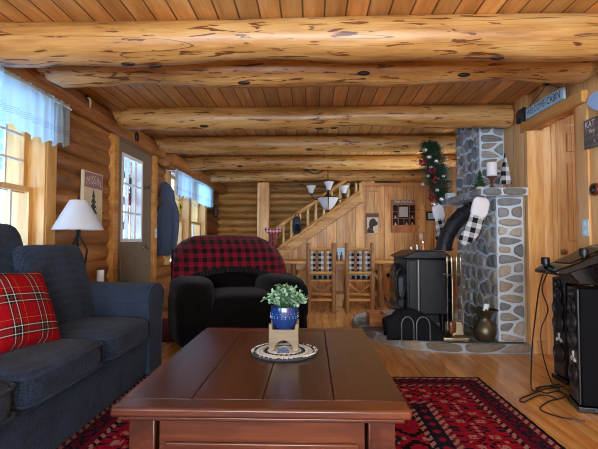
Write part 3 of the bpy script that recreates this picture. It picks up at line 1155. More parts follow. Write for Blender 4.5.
M['buffalo_sock'] = checks('stocking check', .098, [(0, DARKCH), (.5, S(206, 208, 212))], ('X', 'Z'))
a = stocking('stocking', P(482, 199, Y=3.80), .9, 0, 'black and white checked stocking with white cuff at the near mantel corner', M['buffalo_sock'])
a.rotation_euler = (0, R(14), 0)
b = dup(a, P(437, 206, Y=4.93), R(20), 'small white cuffed stocking at the far end of the mantel, beside the swag', 'stockings on the mantel')
b.scale = (.85,) * 3
b.rotation_euler = (0, R(-14), R(20))

c = P(492, 189, Y=3.98)
t = thing('candle_holder', 'white pillar candle on a turned red and white holder on the mantel', 'candle', (c.x, 3.98, MZ))
q = MB(); q.lathe([(.034, .012), (.034, .018), (.016, .03), (.012, .05), (.02, .066), (.012, .08), (.02, .1), (.05, .115), (.05, .122), (.01, .123)], (c.x, 3.98, MZ - .011), 16); obj('holder', q, M['brownframe'], t)
q = MB(); q.lathe([(.044, .124), (.046, .13), (.046, .245), (.04, .25), (.004, .248)], (c.x, 3.98, MZ - .01), 20); obj('candle', q, M['paper'], t)
q = MB(); q.cyl((c.x, 3.98, MZ + .236), (c.x, 3.98, MZ + .252), .002); obj('wick', q, M['ink'], t)
c = P(485.5, 189, Y=4.02)
t = thing('mini_tree', 'tiny bushy green fir tree on the mantel beside the candle', 'small tree', (c.x - .05, 4.02, MZ))
q = MB(); q.lathe([(.03, .012), (.032, .03), (.004, .031)], (c.x - .05, 4.02, MZ - .01), 12); obj('base', q, M['cream'], t)
q = MB()
for _ in range(420):
    h = rnd.random(); a = rnd.random() * 2 * PI
    r0 = .055 * (1 - h * .85)
    p = Vector((c.x - .05, 4.02, MZ + .018 + .15 * h))
    e = p + Vector((math.cos(a) * r0, math.sin(a) * r0, -.01 + .02 * rnd.random()))
    q.tube([p, e], [.003, .0012], 4, False)
obj('branches', q, M['green_needle'], t, smooth=0)
c = P(509, 189, Y=3.99)
t = thing('tree_cutout', 'black and white checked fabric tree leaning at the wall end of the mantel', 'ornament', (c.x, 4.06, MZ))
q = MB(); q.prism([(-.055, .05), (.055, .05), (.035, .14), (.042, .14), (.0, .345), (-.042, .14), (-.035, .14)], lambda u, v, d: (c.x + u, 4.06 + d, MZ + v), -.012, .012); obj('tree_shape', q, M['buffalo_small'], t, bevel=.004)
q = MB(); q.cyl((c.x - .015, 4.06, MZ - .002), (c.x - .015, 4.06, MZ + .07), .008, seg=8); obj('leg', q, M['woodlog'], t)
q = MB(); q.cyl((c.x + .02, 4.06, MZ - .002), (c.x + .02, 4.06, MZ + .07), .008, seg=8); obj('leg', q, M['woodlog'], t)
c = P(447, 204, Y=4.9)
t = thing('mantel_block', 'pale square tin on the far end of the mantel under the swag', 'tin', (1.6, 4.92, MZ))
q = MB(); q.box((1.535, 4.87, MZ - .002), (1.63, 4.96, MZ + .06)); obj('tin', q, M['mortar'], t, bevel=.006)

# ================================================================== FIR SWAG
y = 5.2
top, bot = P(430, 143, Y=y), P(444, 206, Y=y)
t = thing('fir_swag', 'fir swag with red berries and silver balls hanging left of the chimney', 'wreath', (top.x, y, top.z))
ax = (bot - top)
q = MB(); q.tube([Vector((top.x, y, top.z + .06)), top, top.lerp(bot, .5), bot], [.004, .012, .012, .006], 8); obj('stem', q, M['bronze'], t)
q = MB(); q.tube([Vector((top.x, y, top.z + .02)), Vector((top.x, 5.252, top.z + .02))], .004, 6); obj('hanger', q, M['black_metal'], t)
q = MB()


def half_width(s):
    return .215 * math.sin(PI * min(1, max(0, s * .90 + .09))) ** .5


for _ in range(3200):
    s = rnd.random()
    p = top.lerp(bot, s)
    a = rnd.random() * 2 * PI
    hw = half_width(s) * (.75 + .4 * rnd.random())
    d = Vector((math.cos(a), math.sin(a) * .55, (rnd.random() - .35) * .6))
    p0 = p + d * hw * .35 * rnd.random()
    e = p0 + d * hw * .62
    w = d.cross(Vector((0, 0, 1))).normalized() * .008
    q.add([p0 - w, p0 + w, e], [(0, 1, 2)])
    for f in (.35, .6, .85):
        for sg in (-1, 1):
            b0 = p0.lerp(e, f)
            tip = b0 + d * .022 + w.normalized() * sg * .022 + Vector((0, 0, (rnd.random() - .5) * .02))
            q.add([b0 - d * .004, b0 + d * .004, tip], [(0, 1, 2)])
obj('needles', q, M['green_needle'], t, smooth=0)
for i, (px, py, rr, mt, nm) in enumerate(((425, 150, .03, 'silver', 'bauble'), (431, 167, .022, 'silver', 'bauble'), (423, 184, .024, 'silver', 'bauble'), (433, 204, .024, 'silver', 'bauble'), (443, 176, .018, 'silver', 'bauble'), (429, 157, .03, 'silver', 'bauble'), (436, 161, .026, 'silver', 'bauble'), (437, 190, .024, 'silver', 'bauble'), (428, 176, .02, 'silver', 'bauble'), (441, 199, .024, 'silver', 'bauble'), (423, 163, .055, 'red', 'berry_cluster'), (432, 170, .05, 'red', 'berry_cluster'), (436, 180, .045, 'red', 'berry_cluster'), (432, 197, .05, 'red', 'berry_cluster'))):
    c = P(px, py, Y=y - .11)
    q = MB()
    if mt == 'silver':
        q.soft(c, (rr, rr, rr), 2, 8)
    else:
        for _ in range(16):
            d = Vector((rnd.gauss(0, 1), rnd.gauss(0, 1) * .6, rnd.gauss(0, 1))).normalized() * rr * (.5 + .5 * rnd.random())
            q.soft(c + d, (.013, .013, .013), 2, 4)
    obj(nm, q, M[mt], t)
# ================================================================== COFFEE TABLE
tx0, tx1, ty0, ty1, tz = -.63, .31, 1.347, 2.6, .48
t = thing('coffee_table', 'large dark mahogany coffee table with a planked top on the patterned rug', 'coffee table', ((tx0 + tx1) / 2, (ty0 + ty1) / 2, .01))
fw = .085
for ya in (ty0, ty1 - fw):
    q = MB(); q.box((tx0, ya, tz - .032), (tx1, ya + fw, tz)); obj('end_board', q, M['mahogany_x'], t, bevel=.009)
q = MB()
n = 4
wd = (tx1 - tx0) / n
for i in range(n):
    q.box((tx0 + wd * i + .0015, ty0 + fw + .001, tz - .032), (tx0 + wd * (i + 1) - .0015, ty1 - fw - .001, tz - .0005))
obj('plank_top', q, M['mahogany'], t, bevel=.0025)
q = MB(); q.box((tx0 + .018, ty0 + .018, tz - .048), (tx1 - .018, ty1 - .018, tz - .033)); obj('moulding', q, M['mahogany_x'], t, bevel=.005)
for x in (tx0 + .045, tx1 - .045 - .085):
    for y in (ty0 + .04, ty1 - .04 - .085):
        q = MB(); q.box((x, y, .012), (x + .085, y + .085, tz - .049)); obj('leg', q, M['mahogany'], t, bevel=.005)
q = MB(); q.box((tx0 + .14, ty0 + .055, .13), (tx1 - .14, ty0 + .075, tz - .049)); q.box((tx0 + .14, ty1 - .075, .13), (tx1 - .14, ty1 - .055, tz - .049))
q.box((tx0 + .06, ty0 + .13, .13), (tx0 + .08, ty1 - .13, tz - .049)); q.box((tx1 - .08, ty0 + .13, .13), (tx1 - .06, ty1 - .13, tz - .049))
obj('apron', q, M['mahogany_x'], t)
q = MB(); q.box((tx0 + .16, ty0 + .044, .16), (tx1 - .16, ty0 + .054, tz - .125)); dr = obj('drawer', q, M['mahogany_x'], t, bevel=.006)
q = MB(); q.lathe([(.002, 0), (.009, .002), (.008, .012), (.016, .02), (.014, .026), (.002, .028)], (0, 0, 0), 16, 'Y')
q.v = [Vector(((tx0 + tx1) / 2 + p.x, ty0 + .044 - p.y, .24 + p.z)) for p in q.v]
obj('drawer_knob', q, M['bronze'], dr)

# place mat, planter
pc = P(284.5, 352.5, Z=tz)
t = thing('braided_mat', 'round braided cream and dark green mat on the coffee table', 'mat', (pc.x, pc.y, tz))
mc = plain('braid cream', (204, 202, 194), .9, var=.15, scale=60, bump=.5)
md_ = plain('braid green black', (44, 54, 52), .9, var=.3, scale=60, bump=.5)
for ri, (rr, mm) in enumerate(((.147, md_), (.124, mc), (.106, mc), (.088, md_), (.072, mc), (.054, mc), (.036, mc), (.016, mc))):
    q = MB()
    N = 72
    for ph in (0, PI):
        pts = []
        tw = max(4, round(rr * 2 * PI / .045))
        for k in range(N + 1):
            a = 2 * PI * k / N
            r_ = rr + .0045 * math.cos(a * tw + ph)
            pts.append((pc.x + r_ * math.cos(a), pc.y + r_ * math.sin(a) * 1.03, tz + .0065 + .0022 * math.sin(a * tw + ph)))
        q.tube(pts, .0062, 6, False)
    obj('braid_ring', q, mm, t, smooth=80)
q = MB(); q.lathe([(.147, tz + .0005), (.147, tz + .004), (.002, tz + .004)], (pc.x, pc.y, 0), 40); obj('backing', q, mc, t)
fl = [(rnd.random() * 2 * PI) for _ in range(70)]
q = MB()
for a in fl:
    p = Vector((pc.x + .147 * math.cos(a), pc.y + .151 * math.sin(a), tz + .0125))
    d = Vector((math.cos(a + .9), math.sin(a + .9), 0)) * .008
    q.tube([p - d, p + d], [.0025, .0025], 5)
obj('light_strand', q, mc, t)

bz = tz + .0155
t = thing('potted_plant', 'leafy artificial plant in a blue glazed pot on a wooden stand on the mat', 'plant', (pc.x, pc.y + .02, bz))
cx, cy = pc.x - .002, pc.y + .02
sd = obj('stand', MB().prism([(-.068, 0), (-.045, 0), (-.036, .03), (-.018, .045), (0, .05), (.018, .045), (.036, .03), (.045, 0), (.068, 0), (.068, .125), (.055, .125), (.05, .098), (-.05, .098), (-.055, .125), (-.068, .125)], lambda u, v, d: (cx + u, cy + d, bz + v), -.062, -.046), M['stand_wood'], t, bevel=.002)
obj('stand', MB().prism([(-.068, 0), (-.045, 0), (-.036, .03), (0, .05), (.036, .03), (.045, 0), (.068, 0), (.068, .125), (.055, .125), (.05, .098), (-.05, .098), (-.055, .125), (-.068, .125)], lambda u, v, d: (cx + u, cy + d, bz + v), .046, .062), M['stand_wood'], t, bevel=.002)
q = MB(); q.box((cx - .066, cy - .046, bz + .06), (cx - .052, cy + .046, bz + .1)); q.box((cx + .052, cy - .046, bz + .06), (cx + .066, cy + .046, bz + .1)); obj('stand_rail', q, M['stand_wood'], t)
pz = bz + .085
q = MB(); q.lathe([(.03, pz), (.042, pz + .004), (.056, pz + .03), (.064, pz + .06), (.066, pz + .085), (.064, pz + .108), (.063, pz + .112), (.058, pz + .112), (.057, pz + .095), (.002, pz + .09)], (cx, cy, 0), 36)
pot = obj('pot', q, M['ceramic_blue'], t, smooth=60)
q = MB()
for zz, m_ in ((.062, 22), (.070, 22), (.082, 18)):
    for k in range(m_):
        a = 2 * PI * k / m_
        q.soft((cx + .0655 * math.cos(a), cy + .0655 * math.sin(a), pz + zz), (.0028, .0028, .0022), 2, 4)
obj('glaze_dots', q, M['glaze_light'], pot)
q = MB()
leafcols = [S(96, 140, 104), S(124, 166, 130), S(150, 186, 152), S(76, 116, 84), S(170, 200, 172)]
stems = MB()
for _ in range(62):
    a = rnd.random() * 2 * PI
    sp_ = rnd.random() ** .6
    e = Vector((cx + math.cos(a) * .115 * sp_, cy + math.sin(a) * .11 * sp_, pz + .125 + .075 * (1 - sp_ ** 2) * (.6 + .5 * rnd.random()) + .01))
    b = Vector((cx + math.cos(a) * .025 * sp_, cy + math.sin(a) * .025 * sp_, pz + .09))
    mid = b.lerp(e, .5) + Vector((0, 0, .02))
    stems.tube([b, mid, e], .0014, 4, False)
    for k in range(12):
        f = .35 + .65 * k / 11
        p = (b.lerp(mid, f * 2) if f < .5 else mid.lerp(e, f * 2 - 1))
        d = Vector((rnd.gauss(0, 1), rnd.gauss(0, 1), rnd.gauss(.35, .7))).normalized()
        s = d.cross(Vector((rnd.random() - .5, rnd.random() - .5, 1))).normalized()
        l, w = .018 + .008 * rnd.random(), .0065 + .003 * rnd.random()
        nn = d.cross(s) * .003
        q.col = leafcols[rnd.randrange(5)][:3]
        q.add([p, p + d * l * .35 + s * w, p + d * l * .75 + s * w * .85, p + d * l, p + d * l * .75 - s * w * .85, p + d * l * .35 - s * w, p + d * l * .5 + nn], [(0, 1, 6), (1, 2, 6), (2, 3, 6), (3, 4, 6), (4, 5, 6), (5, 0, 6)])
obj('foliage', q, M['leaf'], t, smooth=0)
obj('stem', stems, M['green_needle'], t)
# a small dark carved leaf lying under the stand's arch
t = thing('mat_ornament', 'small dark flat ornament lying on the mat under the plant stand', 'ornament', (cx, cy - .09, bz))
q = MB(); q.prism([(-.03, 0), (.028, 0), (.022, .012), (.008, .02), (-.006, .024), (-.02, .014)], lambda u, v, d: (cx + u, cy - .085 + d, bz + v), -.004, .004); obj('ornament', q, M['denim'], t, bevel=.002)

# ================================================================== RUG
rx0, rx1, ry0, ry1 = -1.24, 1.215, -.4, 3.2
NAVY, REDR, DRED, CRM, BLK, BRN = (26, 18, 34), (144, 12, 36), (104, 10, 32), (160, 116, 104), (14, 10, 14), (74, 34, 36)


def rug_col(x, y):
    d = min(rx1 - x, x - rx0, ry1 - y, y - ry0)
    dx = min(rx1 - x, x - rx0)
    dy = min(ry1 - y, y - ry0)
    s = y if dx < dy else x                              # runs along the border
    n_ = rnd.random()

    def dash(w=.055, a=.035, c1=CRM, c2=BLK):
        return c1 if ((s + d * 1.2) % w) < a * .55 else c2
    if d < .018:
        return BLK
    if d < .05:
        return dash(.06, .06, CRM, DRED)
    if d < .14:                                          # outer dark band with small lozenges
        k = abs(((s) % .12) - .06) / .06 + abs(d - .095) / .045
        return DRED if k < .55 else (NAVY if k < .95 else (34, 26, 36) if n_ > .3 else DRED)
    if d < .165:
        return DRED
    if d < .2:
        return dash(.06, .06, CRM, BLK)
    if d < .48:                                          # broad red band with stepped flowers
        u = ((s + .07) % .30) - .15
        v = d - .34
        iu, iv = round(abs(u) / .022), round(abs(v) / .022)
        m = iu + iv
        if m <= 1:
            return REDR
        if m <= 2:
            return BLK
        if (iu in (2, 3) and iv in (2, 3)) or m == 4 and (iu == 0 or iv == 0):
            return CRM if n_ > .15 else REDR
        if m == 5 and iu > 1 and iv > 1:
            return NAVY
        if iu >= 5 and iv <= 2 and (iu + iv) % 2 == 0:
            return NAVY if iv else CRM
        if iv >= 5 and iu % 3 == 0:
            return NAVY
        return REDR if n_ > .12 else DRED
    if d < .52:
        return dash(.06, .06, CRM, DRED)
    if d < .60:
        k = abs((s % .09) - .045) / .045 + abs(d - .56) / .04
        return REDR if k < .5 else (BRN if k < .7 else NAVY)
    if d < .635:
        return dash(.06, .06, CRM, BLK)
    u = ((x) % .26) - .13
    v = ((y) % .34) - .17
    iu, iv = round(abs(u) / .02), round(abs(v) / .024)
    m = iu + iv
    if m <= 1:
        return CRM
    if m == 2 or m == 3:
        return NAVY
    if m == 4:
        return BRN if iu % 2 else CRM
    if m == 7 or m == 8:
        return BLK
    return REDR if n_ > .15 else DRED


t = None
nx, ny = 236, 340
q = MB()
cs = 1
vs = [(rx0 + (rx1 - rx0) * i / nx, ry0 + (ry1 - ry0) * j / ny, .010 + .0012 * math.sin(i * .9) * math.sin(j * .7)) for j in range(ny + 1) for i in range(nx + 1)]
q.v = [Vector(p) for p in vs]
lin = {}
for j in range(ny):
    for i in range(nx):
        a = j * (nx + 1) + i
        q.f.append([a, a + 1, a + nx + 2, a + nx + 1])
        q.mi.append(0)
        c = rug_col(rx0 + (rx1 - rx0) * (i + .5) / nx, ry0 + (ry1 - ry0) * (j + .5) / ny)
        if c not in lin:
            lin[c] = S(*c)[:3]
        q.c.append(lin[c])
q.col = S(*BLK)[:3]
o = len(q.v)
q.box((rx0, ry0, .001), (rx1, ry1, .0085))
rug = obj('patterned_rug', q, M['rugcol'], smooth=0)
tag(rug, 'large red and navy oriental rug under the coffee table', 'rug')
q = MB(); q.box((-1.98, 4.25, .001), (-1.3, 5.5, .012)); o = obj('door_mat', q, plain('dark red mat', (84, 18, 26), .95, var=.5, scale=18, bump=.4), bevel=.004)
tag(o, 'dark red mat on the floor inside the entrance door', 'mat')

# ================================================================== SOFA
sx = -1.15
t = thing('sofa', 'slate blue textured sofa along the window wall', 'sofa', (-1.6, 1.95, 0))
q = MB(); q.soft((-1.59, 1.96, .172), (.425, 1.34, .148), 12, 10); obj('base', q, M['sofa'], t, bevel=0, smooth=60)
for x in (-1.92, -1.25):
    for y in (.75, 3.15):
        q = MB(); q.cyl((x, y, .001 if y < 0 else .012), (x, y, .06), .028, .035); obj('foot', q, M['black_metal'], t)


def arm(yc, nm):
    # a rolled arm: the front outline runs the depth of the seat
    prof = []
    for a in range(0, 181, 15):
        prof.append((.17 * math.cos(R(a)), .575 + .115 * math.sin(R(a))))
    pr = [(.115, .05), (.12, .3), (.128, .44)] + prof + [(-.128, .44), (-.12, .3), (-.115, .05)]
    q = MB()
    n_ = len(pr)
    st = [(-1.975, .96), (-1.95, 1), (-1.6, 1), (-1.25, 1.0), (-1.19, 1.0), (-1.165, .985), (-1.15, .95)]
    vs, fs = [], []
    for x, s in st:
        dz = .03 * max(0, (-1.35 - x)) + (0)
        for u, v in pr:
            vs.append((x, yc + u * s, .05 + (v - .05) * (s if v > .5 else 1) + dz * (v > .4)))
    for i in range(len(st) - 1):
        for k in range(n_):
            k2 = (k + 1) % n_
            fs.append((i * n_ + k, i * n_ + k2, (i + 1) * n_ + k2, (i + 1) * n_ + k))
    fs += [tuple(range(n_)), tuple((len(st) - 1) * n_ + k for k in range(n_))]
    q.add(vs, fs)
    a_ = obj('arm', q, M['sofa_plain'], t, smooth=60)
    q = MB(); q.tube([(-1.153, yc + u * .97, .05 + (v - .05) * .99) for u, v in pr], .007, 8); obj('piping', q, M['sofa'], a_)


arm(3.185, 'far'); arm(.78, 'near')
q = MB(); q.soft((-1.93, 1.97, .5), (.1, 1.06, .36), 6, 10); obj('back_frame', q, M['sofa'], t, smooth=60)


def seat_fn(p):
    z = p.z
    crown = .28 * (1 - min(1, abs(p.x)) ** 2) * (1 - min(1, abs(p.y)) ** 2)
    return (p.x * (1 + .03 * (1 - abs(p.z))), p.y, z + (crown if z > 0 else 0))


for i, (ya, yb) in enumerate(((2.375, 3.04), (1.685, 2.37), (.965, 1.68))):
    q = MB(); q.soft((-1.46, (ya + yb) / 2, .392), (.335, (yb - ya) / 2, .078), 7, 14, None, seat_fn)
    c = obj('seat_cushion', q, M['sofa'], t, smooth=70)
    h = []
    for zz in (.445, .335):
        pts = []
        for (px_, py_) in ((-1.75, ya + .012), (-1.19, ya + .012), (-1.148, ya + .03), (-1.128, ya + .07), (-1.122, (ya + yb) / 2), (-1.128, yb - .07), (-1.148, yb - .03), (-1.19, yb - .012), (-1.75, yb - .012)):
            pts.append((px_ + .004, py_, zz))
        pq = MB(); pq.tube(pts, .008, 8); obj('piping', pq, M['sofa_plain'], c)


def pillow(mb, c, w, h, th, rot, puff=.5):
    """a stuffed square: w across x, h up z, th through y; corners pulled out"""
    m_ = Euler(rot).to_matrix()
    N = 18
    c = Vector(c)
    for s in (-1, 1):
        def fn(u, v, s=s):
            a, b = 2 * u - 1, 2 * v - 1
            k = max(0, (1 - abs(a) ** 2.6)) * max(0, (1 - abs(b) ** 2.6))
            pin = 1 - .07 * (1 - a * a) * abs(b) ** 2 - 0
            pin2 = 1 - .07 * (1 - b * b) * abs(a) ** 2
            return c + m_ @ Vector((a * w / 2 * pin2, s * th / 2 * k ** puff, b * h / 2 * pin))
        mb.grid(fn, N, N)
    return mb


def bcush(yc, zc, xc, w, h, th, tilt):
    q = MB()
    rot = Euler((R(-tilt), 0, R(90)))

    def fn(p):
        return (p.x * (1 + .01 * p.z), p.y * (1 + .12 * (1 - p.x ** 2)), p.z * (1 + .05 * abs(p.x) ** 3))
    q.soft((xc, yc, zc), (w / 2, th / 2, h / 2), 6.5, 14, (R(-tilt), 0, R(90)), fn)
    return q


for (yc, zc, xc, w, h, th, tilt) in ((2.72, .705, -1.67, .70, .53, .19, 14), (2.16, .785, -1.76, .76, .62, .2, 12), (1.27, .75, -1.72, .72, .58, .2, 12)):
    c = obj('back_cushion', bcush(yc, zc, xc, w, h, th, tilt), M['sofa'], t, smooth=70)

# plaid pillow on the sofa
t = thing('plaid_pillow', 'red tartan throw pillow leaning on the sofa back', 'pillow', (-1.44, 2.1, .665), R(104), local=True)
t.rotation_euler = (R(-24), R(4), R(80))
q = MB(); pillow(q, (0, 0, 0), .41, .41, .14, (0, 0, 0)); obj('cover', q, M['tartan'], t, smooth=80)

# ================================================================== END TABLE, LAMP
lp = P(78, 230, X=-1.875)
t = thing('end_table', 'small dark end table behind the sofa arm under the white lamp', 'table', (-1.83, 3.57, 0))
q = MB(); q.box((-2.03, 3.36, .575), (-1.62, 3.78, .6)); obj('table_top', q, M['mahogany_x'], t, bevel=.005)
for x in (-2.0, -1.65):
    for y in (3.39, 3.75):
        q = MB(); q.box((x - .018, y - .018, .001), (x + .018, y + .018, .574)); obj('leg', q, M['mahogany'], t)
q = MB(); q.box((-2.0, 3.38, .2), (-1.65, 3.76, .215)); obj('shelf', q, M['mahogany_x'], t)
ly = lp.y
t = thing('table_lamp', 'table lamp with white cone shade and dark twisted iron legs beside the window', 'lamp', (-1.875, ly, .6))
s0, s1 = lp.z, P(88, 202, X=-1.875).z
q = MB(); q.lathe([(.195, s0), (.066, s1), (.064, s1), (.192, s0)], (-1.875, ly, 0), 40); q.f = [f for f in q.f if len(f) == 4]; q.mi = q.mi[:len(q.f)]; q.c = q.c[:len(q.f)]
obj('lamp_shade', q, M['shade'], t, smooth=60)
q = MB(); q.cyl((-1.875, ly, .9), (-1.875, ly, s1 + .0), .008)
q.lathe([(.012, s1 - .03), (.012, s1 - .01), (.004, s1 + .01), (.008, s1 + .02), (.001, s1 + .03)], (-1.875, ly, 0), 10)
for k in range(3):
    a = 2 * PI * k / 3
    q.tube([(-1.875, ly, s1 - .02), (-1.875 + .064 * math.cos(a), ly + .064 * math.sin(a), s1 - .005)], .003, 6)
obj('harp', q, M['black_metal'], t)
for k in range(3):
    a = 2 * PI * k / 3 + .5
    pts = [(0.012, s0 + .05), (.012, s0 - .04), (.035, s0 - .09), (.075, s0 - .16), (.05, .72), (.075, .63), (.1, .608)]
    q = MB(); q.tube([(-1.875 + r_ * math.cos(a + j * .12), ly + r_ * math.sin(a + j * .12), z) for j, (r_, z) in enumerate(pts)], .008, 8); obj('leg', q, M['black_metal'], t, smooth=60)
q = MB(); q.lathe([(.045, .690), (.05, .7), (.045, .71), (.002, .711)], (-1.875, ly, 0), 16); obj('tray', q, M['black_metal'], t)
wx = P(100.5, 273.5, Y=3.7)
q = MB(); q.lathe([(.028, .601), (.03, .605), (.03, wx.z + .028), (.026, wx.z + .03), (.024, wx.z + .02), (.001, wx.z + .02)], (wx.x, 3.7, 0), 20); o = obj('white_canister', q, M['white'])
tag(o, 'small plain white canister peeking over the sofa arm', 'canister')

# ================================================================== RECLINER
RA = R(23)
t = thing('recliner', 'overstuffed dark brown plush recliner facing the coffee table', 'armchair', (-.79, 4.47, 0), RA, local=True)


def puffy(c, h, n=3.5, rot=None, tuft=0, sub=12):
    def fn(p):
        k = 1 + .02 * math.sin(5 * p.x + 3 * p.z) + .02 * math.sin(7 * p.y + 2)
        return (p.x * k, p.y * k, p.z * k)
    q = MB(); q.soft(c, h, n, sub, rot, fn)
    return q


obj('base', puffy((0, .04, .23), (.50, .46, .19), 8), M['recliner'], t, smooth=70)
obj('seat_cushion', puffy((0, -.12, .39), (.36, .40, .12), 4), M['recliner'], t, smooth=70)
obj('footrest', puffy((0, -.44, .25), (.37, .08, .17), 4), M['recliner'], t, smooth=70)
for s in (-1, 1):
    a = obj('arm', puffy((s * .475, -.03, .28), (.165, .47, .25), 6), M['recliner'], t, smooth=70)
    obj('arm_pad', puffy((s * .455, -.08, .53), (.195, .43, .12), 3.2), M['recliner'], a, smooth=70)
    obj('arm_roll', puffy((s * .47, -.43, .40), (.17, .085, .20), 3.4), M['recliner'], a, smooth=70)
bk = obj('backrest', puffy((0, .42, .58), (.50, .14, .42), 3.4, (R(-14), 0, 0)), M['recliner'], t, smooth=70)
for z, y, h in ((.58, .30, .12), (.75, .355, .12), (.88, .40, .1)):
    obj('back_roll', puffy((0, y, z), (.47, .12, h), 2.8, (R(-14), 0, 0)), M['recliner'], bk, smooth=70)
q = MB(); q.tube([(.63, -.1, .3), (.66, -.12, .36), (.66, -.16, .42)], .012, 8); q.soft((.66, -.17, .44), (.02, .02, .045), 3, 6); obj('lever', q, M['black_plastic'], t)

# throw over its back
t2 = thing('throw_blanket', 'red and black checked throw draped over the back of the dark recliner', 'blanket', (-.79, 4.47, 0), RA, local=True)
q = MB()
pathp = [(.70, .55), (.69, .75), (.665, .95), (.60, 1.04), (.48, 1.065), (.35, 1.05), (.235, .97), (.175, .88), (.14, .77), (.11, .68)]


def throw(u, v):
    a = u * 2 - 1
    f = v * (len(pathp) - 1)
    i = min(int(f), len(pathp) - 2)
    p = Vector(pathp[i]).lerp(Vector(pathp[i + 1]), f - i)
    side = max(0, abs(a) - .55) / .45
    x = a * .585
    z = p.y - (.03 * a * a) - .13 * side ** 1.8 * (1 if v > .0 else 0)
    y = p.x - .05 * max(0, min(1, (v - .55) / .2)) + .01 * math.sin(9 * u + 4 * v) + .012 * math.sin(17 * u) * v
    fr = max(0, (v - .6) / .4)
    z -= fr * (.03 * math.sin(7 * u + 1) - .04 * (1 - u))
    x += fr * .05 * a
    if abs(a) > .85:
        y = .42 + (y - .42) * (1 - .12 * side)
    return (x, y, z)


q.grid(throw, 60, 48)
obj('cloth', q, M['throw'], t2, solid=.012, smooth=80)
q = MB()
for i in range(90):
    u = (i + .5) / 90
    p = Vector(throw(u, 1.0))
    q.tube([p, p + Vector((.006 * (rnd.random() - .5), -.006, -.03)), p + Vector((.012 * (rnd.random() - .5), -.004, -.055))], .006, 5)
obj('fringe', q, plain('black fringe', (12, 8, 10), .95), t2)
# ================================================================== STAIRS
t = thing('staircase', 'open pine staircase with log balusters rising above the boarded wall', 'staircase', (-.3, 8.4, 0))
def zl(x):
    return (x + 1.5) * .7                                   # top line of the boarded wall
q = MB(); q.beam((-1.45, 8.0, zl(-1.45) + .10), (.93, 8.0, zl(.93) + .10), .05, .15); obj('stringer', q, M['rail'], t, bevel=.004)
q = MB(); q.beam((-1.45, 8.93, zl(-1.45) + .10), (1.3, 8.93, zl(1.3) + .10), .05, .2); obj('stringer', q, M['rail'], t, bevel=.004)
q = MB(); q.log((-1.4, 8.0, zl(-1.4) + .23), (.9, 8.0, zl(.9) + .23), .042, 14, 12); obj('bottom_rail', q, M['rail'], t)
q = MB(); q.log((-.78, 8.0, 1.14), (.85, 8.0, 2.27), .042, 12, 12); obj('handrail', q, M['rail'], t)
for i in range(10):
    x0 = -1.35 + .26 * i
    z = zl(x0 + .13) + .12
    q = MB(); q.box((x0 - .02, 8.03, z - .035), (x0 + .26, 8.9, z)); obj('tread', q, M['pine_y'], t, bevel=.004)
for i in range(11):
    x = -.66 + .15 * i
    zt = min(1.14 + (x + .78) * .693, 2.08)
    q = MB(); q.log((x, 8.0, zl(x) + .25), (x, 8.0, zt), .026, 6, 10, .18); obj('baluster', q, M['baluster'], t)

t = thing('plaid_bow', 'red and white plaid bow tied to the bottom of the stair rail', 'bow', P(273, 232, Y=7.93), 0, None)
o_ = Vector(t.location)
q = MB()
for s in (-1, 1):
    q.soft(o_ + Vector((s * .09, 0, .03)), (.085, .03, .05), 2.4, 8, (0, -s * .45, 0))
q.soft(o_, (.03, .035, .03), 2.4, 6)
M['bow'] = checks('bow plaid', .06, [(0, S(150, 16, 30)), (.55, S(220, 190, 190))])
obj('loop', q, M['bow'], t)
for s in (-1, 1):
    q = MB(); q.grid(lambda u, v: o_ + Vector((s * .02 + s * .05 * v + (u - .5) * .05, .01 * math.sin(6 * v), -.02 - .27 * v)), 3, 8); obj('tail', q, M['red'], t, solid=.006)
hb = P(297, 224, Y=7.9)
t = thing('dark_bag', 'small dark blue bag hanging from the stair balusters', 'bag', hb)
q = MB(); q.soft(hb + Vector((0, 0, -.02)), (.085, .05, .16), 3, 10, None, lambda p: (p.x * (1 - .25 * max(0, p.z)), p.y, p.z)); obj('pouch', q, plain('dark navy nylon', (30, 36, 52), .6, var=.4, scale=14, bump=.3), t, smooth=80)
q = MB(); q.tube([hb + Vector((-.05, 0, .1)), hb + Vector((-.02, .04, .2)), hb + Vector((.02, .04, .2)), hb + Vector((.05, 0, .1))], .008, 6); obj('strap', q, M['canvas'], t)
q = MB(); q.soft(hb + Vector((.01, -.045, -.07)), (.055, .02, .07), 3, 8); obj('pocket', q, M['canvas'], t)

# ================================================================== DINING TABLE AND CHAIRS
t = thing('dining_table', 'long pine trestle dining table against the boarded wall', 'dining table', (.45, 6.9, 0))
q = MB(); q.box((-.62, 6.45, .655), (2.1, 7.3, .70)); obj('table_top', q, M['pine_x'], t, bevel=.008)
q = MB(); q.box((-.5, 6.6, .56), (2.0, 6.63, .654)); q.box((-.5, 7.12, .56), (2.0, 7.15, .654)); obj('apron', q, M['pine_x'], t)
for x in (-.27, 1.06, 1.95):
    for y in (6.62, 7.12):
        q = MB(); q.log((x, y, .002), (x, y, .655), .048, 6, 12, .06); obj('leg', q, M['logz'], t)
tr = [(-.1, .2), (.1, .2), (.085, .3), (.06, .42), (.055, .5), (.075, .56), (.1, .6), (.12, .655), (-.12, .655), (-.1, .6), (-.075, .56), (-.055, .5), (-.06, .42), (-.085, .3)]
q = MB(); q.prism(tr, lambda u, v, d: (.42 + u, d, v), 6.85, 6.91); q.box((.34, 6.6, .1), (.5, 7.14, .2)); q.box((.36, 6.6, .002), (.48, 6.72, .1)); q.box((.36, 7.02, .002), (.48, 7.14, .1)); obj('trestle', q, M['pine'], t, bevel=.006)
q = MB(); q.box((-.25, 6.86, .13), (1.04, 6.9, .2)); obj('stretcher', q, M['pine_x'], t)
